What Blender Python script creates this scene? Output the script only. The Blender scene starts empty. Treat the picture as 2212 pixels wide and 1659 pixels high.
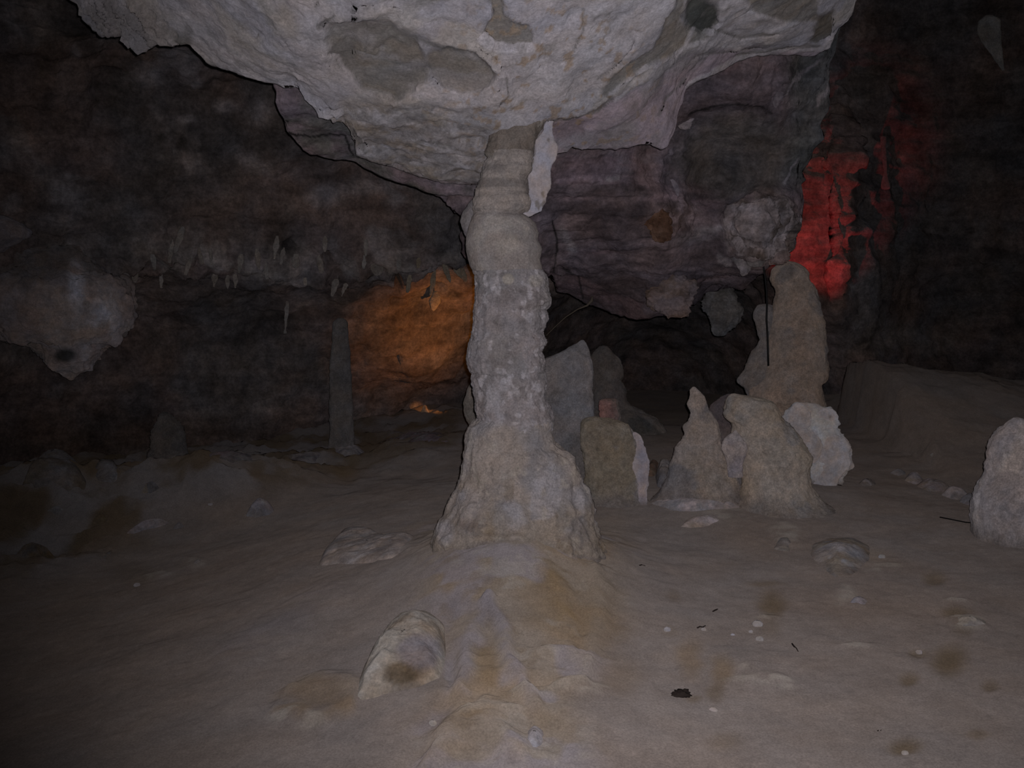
import bpy, math
import numpy as np

# ------------------------------------------------------------------ camera
W, H = 2212.0, 1659.0
F = W * 35.0 / 36.0
CAM = np.array([0.0, 0.0, 1.40])
PITCH = math.radians(6.1)
RIGHT = np.array([1.0, 0, 0])
FWD = np.array([0, math.cos(PITCH), -math.sin(PITCH)])
UP = np.array([0, math.sin(PITCH), math.cos(PITCH)])
scene = bpy.context.scene
coll = scene.collection
cam_d = bpy.data.cameras.new('camera')
cam_d.lens = 35.0
cam_d.sensor_width = 36.0
cam_d.clip_start = 0.02
cam = bpy.data.objects.new('camera', cam_d)
coll.objects.link(cam)
cam.location = CAM
cam.rotation_euler = (math.pi / 2 - PITCH, 0, 0)
scene.camera = cam

# ------------------------------------------------------------------ world, lights, exposure
world = bpy.data.worlds.new('cave_dark')
scene.world = world
world.use_nodes = True
world.node_tree.nodes['Background'].inputs[0].default_value = (0.85, 0.87, 0.92, 1)
world.node_tree.nodes['Background'].inputs[1].default_value = 0.005
vs = scene.view_settings
vs.view_transform = 'Standard'
vs.look = 'None'
vs.gamma = 1.0
vs.exposure = 0.0
vs.use_curve_mapping = False


def P(px, py, D):
    px, py, D = np.broadcast_arrays(np.asarray(px, float), np.asarray(py, float), np.asarray(D, float))
    a = (px - W / 2) / F
    b = -(py - H / 2) / F
    return CAM + D[..., None] * (a[..., None] * RIGHT + FWD + b[..., None] * UP)


def project(V):
    d = V - CAM
    D = d @ FWD
    return W / 2 + F * (d @ RIGHT) / D, H / 2 - F * (d @ UP) / D, D


def spot(name, loc, target, energy, color, angle, blend, radius):
    l = bpy.data.lights.new(name, 'SPOT')
    l.energy = energy
    l.color = color
    l.spot_size = math.radians(angle)
    l.spot_blend = blend
    l.shadow_soft_size = radius
    o = bpy.data.objects.new(name, l)
    coll.objects.link(o)
    o.location = loc
    from mathutils import Vector
    o.rotation_euler = (Vector(target) - Vector(loc)).to_track_quat('-Z', 'Y').to_euler()
    return o


# the camera's own flash, a little above and to the right of the lens
spot('camera_flash', tuple(CAM + np.array([0.022, 0.0, 0.024])), tuple(P(1410, 640, 4.0)), 268.0,
     (1.0, 0.95, 0.985), 90, 1.0, 0.008)
# orange show-cave lamp hidden behind the column
spot('orange_cave_lamp', tuple(P(1085, 830, 8.3)), tuple(P(895, 672, 10.0)), 42.0,
     (1.0, 0.36, 0.07), 64, 1.0, 0.03)
# red show-cave lamp hidden behind the tall stalagmite
spot('red_cave_lamp', tuple(P(1700, 800, 8.2)), tuple(P(1758, 530, 9.8)), 85.0,
     (1.0, 0.03, 0.035), 34, 0.8, 0.03)
# small red lamp tucked behind the slanting stalagmite
spot('small_red_lamp', tuple(P(1262, 880, 7.15)), tuple(P(1316, 888, 7.6)), 0.5,
     (1.0, 0.10, 0.09), 40, 0.8, 0.02)
# unseen narrow orange spot, added to brighten one far stone
spot('added_orange_spot', tuple(P(1045, 868, 8.9)), tuple(P(917, 884, 10.6)), 60.0,
     (1.0, 0.36, 0.07), 6, 0.8, 0.02)

# ------------------------------------------------------------------ numpy noise
M32 = np.uint64(0xFFFFFFFF)


def _hash(ix, iy, iz, seed):
    h = (ix.astype(np.int64).astype(np.uint64) * np.uint64(374761393)
         + iy.astype(np.int64).astype(np.uint64) * np.uint64(668265263)
         + iz.astype(np.int64).astype(np.uint64) * np.uint64(2147483647)
         + np.uint64(seed * 1274126177 + 12345)) & M32
    h = ((h ^ (h >> np.uint64(13))) * np.uint64(1274126177)) & M32
    h = h ^ (h >> np.uint64(16))
    return (h & np.uint64(0xFFFF)).astype(np.float32) / 65535.0


def vnoise(p, seed=0):
    p = np.asarray(p, np.float32)
    i = np.floor(p)
    f = p - i
    u = f * f * f * (f * (f * 6 - 15) + 10)
    i = i.astype(np.int64)
    r = 0.0
    for dx in (0, 1):
        wx = u[..., 0] if dx else 1 - u[..., 0]
        for dy in (0, 1):
            wy = u[..., 1] if dy else 1 - u[..., 1]
            for dz in (0, 1):
                wz = u[..., 2] if dz else 1 - u[..., 2]
                r = r + wx * wy * wz * _hash(i[..., 0] + dx, i[..., 1] + dy, i[..., 2] + dz, seed)
    return r * 2 - 1


def fbm(p, freq=1.0, octv=4, seed=0, gain=0.5, stretch=(1, 1, 1)):
    p = np.asarray(p) * np.array(stretch) * freq + seed * 7.31
    a, s, tot = 1.0, 0.0, 0.0
    for k in range(octv):
        s = s + a * vnoise(p, seed + k)
        tot += a
        a *= gain
        p = p * 2.03 + 11.7
    return s / tot


def ridged(p, freq=1.0, octv=4, seed=0, gain=0.5, stretch=(1, 1, 1)):
    p = np.asarray(p) * np.array(stretch) * freq + seed * 3.17
    a, s, tot = 1.0, 0.0, 0.0
    for k in range(octv):
        s = s + a * (1 - 2 * np.abs(vnoise(p, seed + k)))
        tot += a
        a *= gain
        p = p * 2.03 + 5.7
    return s / tot


def sstep(a, b, x):
    t = np.clip((x - a) / (b - a), 0, 1)
    return t * t * (3 - 2 * t)


def mix(a, b, t):
    t = np.asarray(t)[..., None]
    return np.asarray(a) * (1 - t) + np.asarray(b) * t


def poly_mask(px, py, poly, feather):
    """1 inside a polygon, 0 outside, smooth over +-feather."""
    poly = np.asarray(poly, float)
    inside = np.zeros(px.shape, bool)
    dist = np.full(px.shape, 1e9)
    n = len(poly)
    for k in range(n):
        x0, y0 = poly[k]
        x1, y1 = poly[(k + 1) % n]
        if y0 != y1:
            c = ((y0 > py) != (y1 > py)) & (px < (x1 - x0) * (py - y0) / (y1 - y0) + x0)
            inside ^= c
        dx, dy = x1 - x0, y1 - y0
        t = np.clip(((px - x0) * dx + (py - y0) * dy) / (dx * dx + dy * dy + 1e-9), 0, 1)
        dist = np.minimum(dist, np.hypot(px - x0 - t * dx, py - y0 - t * dy))
    sd = np.where(inside, dist, -dist)
    return sstep(-feather, feather, sd)


def line_dist(px, py, pts):
    d = np.full(px.shape, 1e9)
    for (x0, y0), (x1, y1) in zip(pts[:-1], pts[1:]):
        dx, dy = x1 - x0, y1 - y0
        t = np.clip(((px - x0) * dx + (py - y0) * dy) / (dx * dx + dy * dy + 1e-9), 0, 1)
        d = np.minimum(d, np.hypot(px - x0 - t * dx, py - y0 - t * dy))
    return d


class RBF:
    """smooth depth surface through sparse control points (thin plate)"""
    def __init__(self, pts, smooth=1e-3):
        pts = np.asarray(pts, float)
        self.X = pts[:, :2] / 500.0
        n = len(pts)
        K = self.k(np.linalg.norm(self.X[:, None] - self.X[None], axis=-1)) + smooth * np.eye(n)
        Q = np.hstack([np.ones((n, 1)), self.X])
        A = np.block([[K, Q], [Q.T, np.zeros((3, 3))]])
        self.w = np.linalg.solve(A, np.concatenate([pts[:, 2], np.zeros(3)]))

    @staticmethod
    def k(r):
        return r * r * np.log(r + 1e-6)

    def __call__(self, px, py):
        px, py = np.broadcast_arrays(np.asarray(px, float), np.asarray(py, float))
        x = np.stack([px.ravel(), py.ravel()], 1) / 500.0
        out = np.empty(len(x))
        for s in range(0, len(x), 20000):
            c = x[s:s + 20000]
            r = np.linalg.norm(c[:, None] - self.X[None], axis=-1)
            out[s:s + 20000] = self.k(r) @ self.w[:len(self.X)] + self.w[-3] + c @ self.w[-2:]
        return out.reshape(px.shape)


# ------------------------------------------------------------------ meshes
def raw_mesh(name, V, quads, tris, col, mat):
    V = np.asarray(V, np.float32).reshape(-1, 3)
    me = bpy.data.meshes.new(name)
    quads = np.asarray(quads, np.int32).reshape(-1, 4)
    tris = np.asarray(tris, np.int32).reshape(-1, 3)
    nq, nt = len(quads), len(tris)
    me.vertices.add(len(V))
    me.vertices.foreach_set('co', V.ravel())
    me.loops.add(nq * 4 + nt * 3)
    me.loops.foreach_set('vertex_index', np.concatenate([quads.ravel(), tris.ravel()]))
    me.polygons.add(nq + nt)
    st = np.concatenate([np.arange(nq) * 4, nq * 4 + np.arange(nt) * 3]).astype(np.int32)
    me.polygons.foreach_set('loop_start', st)
    me.polygons.foreach_set('use_smooth', np.ones(nq + nt, bool))
    me.update(calc_edges=True)
    me.validate()
    at = me.color_attributes.new('Col', 'FLOAT_COLOR', 'POINT')
    c = np.ones((len(V), 4), np.float32)
    c[:, :3] = np.clip(np.asarray(col).reshape(-1, 3), 0, 1)
    at.data.foreach_set('color', c.ravel())
    me.materials.append(mat)
    return me


def link(name, me, parent=None):
    o = bpy.data.objects.new(name, me)
    coll.objects.link(o)
    if parent is not None:
        o.parent = parent
    return o


def tag(o, label=None, cat=None, group=None, kind=None):
    if label: o['label'] = label
    if cat: o['category'] = cat
    if group: o['group'] = group
    if kind: o['kind'] = kind
    return o


def empty(name, loc=(0, 0, 0)):
    o = bpy.data.objects.new(name, None)
    o.empty_display_size = 0.1
    coll.objects.link(o)
    return o


def grid_quads(R, C, wrap=False):
    i = np.arange(R - 1)[:, None]
    j = np.arange(C if wrap else C - 1)[None]
    j2 = (j + 1) % C
    return np.stack([i * C + j, i * C + j2, (i + 1) * C + j2, (i + 1) * C + j], -1).reshape(-1, 4)


def grid_normals(V, wrap=False):
    if wrap:
        du = np.roll(V, -1, 1) - np.roll(V, 1, 1)
    else:
        du = np.gradient(V, axis=1)
    dv = np.gradient(V, axis=0)
    n = np.cross(du, dv)
    return n / (np.linalg.norm(n, axis=-1, keepdims=True) + 1e-9)


# ------------------------------------------------------------------ materials
def rock_material(name, grain=90.0, grain_amt=0.35, mott=9.0, mott_amt=0.3, bump=0.5, bump_dist=0.01,
                  spec=0.12, strata=0.0, fine=26.0, drift=1.0):
    m = bpy.data.materials.new(name)
    m.use_nodes = True
    nt = m.node_tree
    N = nt.nodes
    L = nt.links
    b = N['Principled BSDF']
    b.inputs['Roughness'].default_value = 0.75
    b.inputs['Specular IOR Level'].default_value = spec
    b.inputs['Diffuse Roughness'].default_value = 1.0
    at = N.new('ShaderNodeAttribute'); at.attribute_name = 'Col'
    tc = N.new('ShaderNodeTexCoord')

    def noise(scale, detail, rough=0.6, vec=None):
        n = N.new('ShaderNodeTexNoise')
        n.inputs['Scale'].default_value = scale
        n.inputs['Detail'].default_value = detail
        n.inputs['Roughness'].default_value = rough
        L.new(vec if vec is not None else tc.outputs['Object'], n.inputs['Vector'])
        return n

    def mapr(src, lo, hi, a=0.3, c=0.7):
        r = N.new('ShaderNodeMapRange')
        r.inputs['From Min'].default_value = a
        r.inputs['From Max'].default_value = c
        r.inputs['To Min'].default_value = lo
        r.inputs['To Max'].default_value = hi
        L.new(src, r.inputs['Value'])
        return r.outputs[0]

    def mult(x, y):
        k = N.new('ShaderNodeMath'); k.operation = 'MULTIPLY'
        L.new(x, k.inputs[0]); L.new(y, k.inputs[1])
        return k.outputs[0]
    g1 = noise(grain, 3, 0.75)
    g2 = noise(mott, 5, 0.62)
    g3 = noise(fine, 4, 0.65)
    f = mult(mapr(g1.outputs['Fac'], 1 - grain_amt, 1 + grain_amt), mapr(g2.outputs['Fac'], 1 - mott_amt, 1 + mott_amt))
    f = mult(f, mapr(g3.outputs['Fac'], 1 - mott_amt * 0.8, 1 + mott_amt * 0.8))
    hgt = noise(fine * 1.6, 6, 0.7).outputs['Fac']
    if strata:
        mp = N.new('ShaderNodeMapping')
        mp.inputs['Scale'].default_value = (0.22, 0.22, 1.0)
        L.new(tc.outputs['Object'], mp.inputs['Vector'])
        s = noise(strata, 5, 0.6, mp.outputs[0])
        f = mult(f, mapr(s.outputs['Fac'], 0.72, 1.28))
        ad = N.new('ShaderNodeMath'); ad.operation = 'ADD'
        L.new(hgt, ad.inputs[0]); L.new(s.outputs['Fac'], ad.inputs[1])
        hgt = ad.outputs[0]
    mx = N.new('ShaderNodeVectorMath'); mx.operation = 'SCALE'
    L.new(at.outputs['Color'], mx.inputs[0]); L.new(f, mx.inputs['Scale'])
    # slight hue drift between warm silt and cool calcite
    hue = noise(mott * 0.7, 3, 0.6)
    cr = N.new('ShaderNodeValToRGB')
    cr.color_ramp.elements[0].position = 0.35
    cr.color_ramp.elements[0].color = (1 + 0.06 * drift, 1 - 0.02 * drift, 1 - 0.10 * drift, 1)
    cr.color_ramp.elements[1].position = 0.65
    cr.color_ramp.elements[1].color = (1 - 0.05 * drift, 1.0, 1 + 0.07 * drift, 1)
    L.new(hue.outputs['Fac'], cr.inputs[0])
    m2 = N.new('ShaderNodeVectorMath'); m2.operation = 'MULTIPLY'
    L.new(mx.outputs[0], m2.inputs[0]); L.new(cr.outputs[0], m2.inputs[1])
    L.new(m2.outputs[0], b.inputs['Base Color'])
    bp = N.new('ShaderNodeBump')
    bp.inputs['Strength'].default_value = bump
    bp.inputs['Distance'].default_value = bump_dist
    L.new(hgt, bp.inputs['Height'])
    L.new(bp.outputs[0], b.inputs['Normal'])
    return m


M_CEIL = rock_material('pale_crusted_limestone', 90, 0.25, 6, 0.20, 0.6, 0.012, fine=26, drift=0.5)
M_COL = rock_material('calcite_column', 120, 0.28, 14, 0.16, 0.9, 0.012, spec=0.25, fine=44, drift=0.4)
M_FLOOR = rock_material('trodden_silt', 140, 0.24, 4, 0.13, 0.6, 0.006, fine=22, spec=0.1, drift=0.35)
M_WALL = rock_material('dark_cave_rock', 40, 0.30, 3.5, 0.42, 0.8, 0.03, strata=9.0, fine=12)
M_OVER = rock_material('purplish_layered_rock', 50, 0.28, 4, 0.30, 0.8, 0.025, strata=14.0, fine=16)
M_STAL = rock_material('silt_coated_stalagmite', 110, 0.28, 9, 0.2, 0.8, 0.012, fine=36, drift=0.7)
M_WHITE = rock_material('white_calcite', 110, 0.16, 12, 0.14, 0.6, 0.008, spec=0.3, fine=40)
M_ROCK = rock_material('loose_limestone', 90, 0.22, 9, 0.25, 0.7, 0.012, fine=30)


def plain(name, color, rough=0.7):
    m = bpy.data.materials.new(name)
    m.use_nodes = True
    b = m.node_tree.nodes['Principled BSDF']
    n = m.node_tree.nodes.new('ShaderNodeTexNoise')
    n.inputs['Scale'].default_value = 60
    r = m.node_tree.nodes.new('ShaderNodeValToRGB')
    r.color_ramp.elements[0].color = tuple(c * 0.7 for c in color) + (1,)
    r.color_ramp.elements[1].color = tuple(min(1, c * 1.3) for c in color) + (1,)
    m.node_tree.links.new(n.outputs['Fac'], r.inputs[0])
    m.node_tree.links.new(r.outputs[0], b.inputs['Base Color'])
    b.inputs['Roughness'].default_value = rough
    return m


M_CABLE = plain('black_cable_rubber', (0.008, 0.008, 0.009), 0.6)
M_TWIG = plain('dark_twig', (0.03, 0.02, 0.016), 0.9)
M_ROOT = plain('dry_root', (0.17, 0.14, 0.11), 0.9)

# linear albedos
GREY = np.array([0.345, 0.325, 0.33])
LILAC = np.array([0.40, 0.365, 0.395])
TAN = np.array([0.37, 0.31, 0.25])
PALE = np.array([0.53, 0.505, 0.53])
CREAM = np.array([0.50, 0.455, 0.40])
SILT = np.array([0.305, 0.265, 0.243])
BROWN = np.array([0.20, 0.15, 0.095])
OCHRE = np.array([0.26, 0.18, 0.095])
DARK = np.array([0.205, 0.187, 0.187])
PURP = np.array([0.27, 0.22, 0.245])
GGREY = np.array([0.235, 0.225, 0.215])

# ------------------------------------------------------------------ floor shape
COLX, COLY = P(1110, 1240, 4.62)[0], P(1110, 1240, 4.62)[1]


def floor_base(x, y):
    z = np.zeros(np.broadcast(x, y).shape)
    # low apron of flowstone round the column, drawn out towards the viewer
    r2 = ((x - COLX) / 0.52) ** 2 + ((y - COLY) / 0.66) ** 2
    z = z + 0.26 * np.exp(-r2)
    t = np.clip((COLY - y) / 2.2, 0, 1)
    z = z + 0.07 * np.exp(-((x - COLX + 0.05) / (0.30 + 0.25 * t)) ** 2) * sstep(COLY, COLY - 0.5, y) * sstep(2.1, 3.2, y)
    # low rise under the stalagmite group
    z = z + 0.07 * np.exp(-(((x - 1.35) / 0.95) ** 2 + ((y - 6.1) / 0.8) ** 2))
    # bank rising to a terrace at the right
    z = z + (0.60 - 0.14 * np.clip(x - 3.3, 0, 2)) * sstep(6.6, 9.1, y) * sstep(2.62, 2.74, x - 0.06 * y + 0.16 * fbm(np.stack(np.broadcast_arrays(x * 1.0, y * 1.0, 0.0 * x), -1), 2.6, 3, 17)) * (1 - 0.8 * sstep(9.5, 10.2, y))
    # left: ground falls a little, with a rubble bank along the wall
    z = z - 0.32 * sstep(-0.25, -2.7, x) * sstep(1.2, 3.0, y)
    z = z + 0.27 * np.exp(-((y - 7.0 - 0.25 * (x + 2.8)) / 0.55) ** 2) * sstep(-1.2, -2.3, x)
    z = z + 0.12 * sstep(-1.0, -2.2, x) * sstep(6.0, 7.5, y)
    z = z - 0.25 * sstep(9.3, 11, y) * (1 - sstep(2.0, 3.0, x - 0.06 * y)) * sstep(-0.2, 0.5, x)
    return z


def floor_z(x, y):
    p = np.stack([x, y, np.zeros_like(x)], -1)
    amp = 0.5 + 0.9 * sstep(5.5, 7.5, y) * sstep(0.3, -1.2, x)
    return floor_base(x, y) + amp * 0.045 * fbm(p, 1.1, 3, 3) + amp * 0.014 * fbm(p, 5.0, 3, 5)


_DS = np.linspace(1.2, 15.5, 1100)


def on_floor(px, py):
    """where the view ray through a pixel meets the floor"""
    V = P(px, py, _DS)
    h = V[:, 2] - floor_z(V[:, 0], V[:, 1])
    k = np.argmax(h < 0)
    if h[k] >= 0:
        k = len(_DS) - 1
    return V[k], _DS[k]


# ------------------------------------------------------------------ builders
def spline_rows(rows, n):
    rows = np.asarray(rows, float)
    t = rows[:, 0]
    # denser towards both ends
    s = np.linspace(0, 1, n)
    y = t[0] + (t[-1] - t[0]) * s
    return [np.interp(y, t, rows[:, k]) for k in range(rows.shape[1])]


def smooth1(a, k=1):
    for _ in range(k):
        b = a.copy()
        b[1:-1] = (a[:-2] + 2 * a[1:-1] + a[2:]) / 4
        a = b
    return a


def loft(name, rows, D, colfn, mat, nr=70, ns=64, k=0.9, amp=0.012, freq=7.0, seed=1, lean=0.0,
         parent=None, smooth=1, band=0.0, knob=0.0, cap_top=True, cap_bot=False, pop=0.0, foot=0.0, extra=None):
    """round rock body from traced left and right edges (py, xl, xr) at depth D"""
    y, xl, xr = spline_rows(rows, nr)
    xl = smooth1(xl, smooth); xr = smooth1(xr, smooth)
    y = y.copy()
    cx = (xl + xr) / 2
    hw = np.maximum((xr - xl) / 2, 0.6)
    Dr = D + lean * np.linspace(-0.5, 0.5, nr)
    Cn = P(cx, y, Dr)
    w = hw * Dr / F
    th = np.linspace(0, 2 * np.pi, ns, endpoint=False)
    fw = np.array([0, 1.0, 0])
    V = Cn[:, None] + w[:, None, None] * (np.cos(th)[None, :, None] * RIGHT + k * np.sin(th)[None, :, None] * fw)
    N = grid_normals(V, True)
    out = np.sign(np.sum(N * (V - Cn[:, None]), -1, keepdims=True).mean())
    N = N * (out if out != 0 else 1)
    fade = np.clip(w / (w.max() * 0.35 + 1e-6), 0.15, 1)[:, None]
    d = amp * fbm(V, freq, 5, seed, 0.6) + 0.5 * amp * ridged(V, freq * 2.3, 3, seed + 9) + pop * ridged(V, 34, 3, seed + 13, 0.6)
    if band:
        d = d + band * fbm(V, 1.0, 3, seed + 3, stretch=(2.2, 2.2, 17))
    if knob:
        d = d + knob * np.maximum(0, fbm(V, 13, 2, seed + 6)) * 2
    if extra is not None:
        d = d + extra(V)
    V = V + N * (d * fade)[..., None]
    col = colfn(V, N) if callable(colfn) else np.broadcast_to(colfn, V.shape)
    if foot:
        hh = V[..., 2] - floor_z(V[..., 0], V[..., 1])
        col = mix(col, SILT, 0.85 * sstep(foot, 0.0, hh + 0.5 * foot * fbm(V, 8, 3, seed + 17)))
    R, C = V.shape[:2]
    verts = [V.reshape(-1, 3)]
    cols = [np.asarray(col).reshape(-1, 3)]
    tris = []
    nv = R * C
    if cap_top:
        verts.append(V[0].mean(0)[None] + np.array([[0, 0, w[0] * 0.25]])); cols.append(col[0].mean(0)[None])
        j = np.arange(C)
        tris.append(np.stack([np.full(C, nv), (j + 1) % C, j], 1)); nv += 1
    if cap_bot:
        verts.append(V[-1].mean(0)[None] - np.array([[0, 0, w[-1] * 0.25]])); cols.append(col[-1].mean(0)[None])
        j = np.arange(C) + (R - 1) * C
        tris.append(np.stack([np.full(C, nv), j, np.roll(j, -1)], 1)); nv += 1
    me = raw_mesh(name, np.concatenate(verts), grid_quads(R, C, True), np.concatenate(tris) if tris else [], np.concatenate(cols), mat)
    return link(name, me, parent)


def tint(c1, c2, freq=5.0, seed=1, c3=None, f3=14.0, thr=0.15, up=None, upc=None):
    """mottled colour between two or three tones, optional silt on upward faces"""
    def fn(V, N):
        t = sstep(-0.35, 0.35, fbm(V, freq, 4, seed, 0.6))
        c = mix(c1, c2, t)
        if c3 is not None:
            c = mix(c, c3, sstep(thr, thr + 0.2, fbm(V, f3, 3, seed + 4)))
        if up:
            c = mix(c, upc, up * sstep(0.25, 0.8, N[..., 2]))
        return c
    return fn


def slab(name, outline, h, colfn, mat, nr=22, na=72, power=2.6, amp=0.012, freq=8.0, seed=1, blend=0.0, lift=0.0, parent=None):
    """stone lying on the floor: outline traced on the ground, domed or flat topped, sunk into the silt"""
    pts = np.array([on_floor(x, y)[0] for x, y in outline])
    dd = np.hypot(pts[:, 0], pts[:, 1])
    sh = min(h * 0.6 * dd.mean() / 1.4, 0.65 * np.ptp(dd))
    sc = 1 - sh * (dd - dd.min()) / (np.ptp(dd) + 1e-6) / dd
    pts[:, :2] *= sc[:, None]
    pts[:, 2] = floor_z(pts[:, 0], pts[:, 1])
    c = pts.mean(0)
    # resample closed outline
    q = np.vstack([pts, pts[:1]])
    s = np.concatenate([[0], np.cumsum(np.linalg.norm(np.diff(q, axis=0), axis=1))])
    u = np.linspace(0, s[-1], na, endpoint=False)
    ring = np.stack([np.interp(u, s, q[:, k]) for k in range(3)], 1)
    for _ in range(2):
        ring = (np.roll(ring, 1, 0) + 2 * ring + np.roll(ring, -1, 0)) / 4
    r = np.linspace(0.02, 1.0, nr)[:, None, None]
    V = c + r * (ring - c)[None]
    fl = floor_z(V[..., 0], V[..., 1])
    prof = (1 - r[..., 0] ** power)
    if blend:
        prof = (1 - r[..., 0] ** 2) ** 1.6
    hh = h * prof * (1 + 0.35 * fbm(V, freq * 0.6, 3, seed + 2))
    V[..., 2] = fl + hh + lift - 0.012 * r[..., 0]
    V[-1, :, 2] -= 0.03 if not blend else 0.004
    N = grid_normals(V, True)
    N = N * np.sign(N[nr // 4, :, 2].mean())
    V = V + N * (amp * (prof + 0.15) * fbm(V, freq, 5, seed, 0.6))[..., None]
    col = colfn(V, N)
    if blend:
        col = mix(col, SILT, blend * sstep(0.45, 0.95, r[..., 0] + 0.25 * fbm(V, 9, 3, seed + 8)))
    R, C = V.shape[:2]
    verts = np.concatenate([V.reshape(-1, 3), V[0].mean(0)[None]])
    cols = np.concatenate([col.reshape(-1, 3), col[0].mean(0)[None]])
    j = np.arange(C)
    me = raw_mesh(name, verts, grid_quads(R, C, True), np.stack([np.full(C, R * C), j, (j + 1) % C], 1), cols, mat)
    return link(name, me, parent)


def boulder(name, center, size, colfn, mat, seed=1, amp=0.22, nr=26, ns=36, parent=None, freq=1.6):
    """free standing lump: displaced ellipsoid, size = half extents in metres"""
    ph = np.linspace(0.04, np.pi - 0.04, nr)[:, None]
    th = np.linspace(0, 2 * np.pi, ns, endpoint=False)[None]
    U = np.stack([np.sin(ph) * np.cos(th), np.sin(ph) * np.sin(th), np.cos(ph) * np.ones_like(th)], -1)
    d = 1 + amp * fbm(U + seed * 3.7, freq, 4, seed, 0.55) + amp * 0.5 * ridged(U + seed, freq * 2, 3, seed + 5)
    V = np.asarray(center) + U * d[..., None] * np.asarray(size)
    col = colfn(V, U)
    R, C = V.shape[:2]
    j = np.arange(C)
    verts = np.concatenate([V.reshape(-1, 3), V[0].mean(0)[None], V[-1].mean(0)[None]])
    cols = np.concatenate([col.reshape(-1, 3), col[0].mean(0)[None], col[-1].mean(0)[None]])
    tr = np.concatenate([np.stack([np.full(C, R * C), j, (j + 1) % C], 1),
                         np.stack([np.full(C, R * C + 1), (R - 1) * C + (j + 1) % C, (R - 1) * C + j], 1)])
    me = raw_mesh(name, verts, grid_quads(R, C, True), tr, cols, mat)
    return link(name, me, parent)


def tube(name, pts, rad, mat, ns=8, parent=None):
    pts = np.asarray(pts, float)
    rad = np.broadcast_to(np.asarray(rad, float), (len(pts),))
    t = np.gradient(pts, axis=0)
    t /= np.linalg.norm(t, axis=1, keepdims=True) + 1e-9
    a = np.cross(t, np.array([0.13, 1.0, 0.21]))
    a /= np.linalg.norm(a, axis=1, keepdims=True) + 1e-9
    b = np.cross(t, a)
    th = np.linspace(0, 2 * np.pi, ns, endpoint=False)
    V = pts[:, None] + rad[:, None, None] * (np.cos(th)[None, :, None] * a[:, None] + np.sin(th)[None, :, None] * b[:, None])
    R, C = V.shape[:2]
    j = np.arange(C)
    tr = np.concatenate([np.stack([np.full(C, R * C), (j + 1) % C, j], 1),
                         np.stack([np.full(C, R * C + 1), (R - 1) * C + j, (R - 1) * C + (j + 1) % C], 1)])
    verts = np.concatenate([V.reshape(-1, 3), pts[:1], pts[-1:]])
    me = raw_mesh(name, verts, grid_quads(R, C, True), tr, np.ones((len(verts), 3)) * 0.3, mat)
    return link(name, me, parent)


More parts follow.
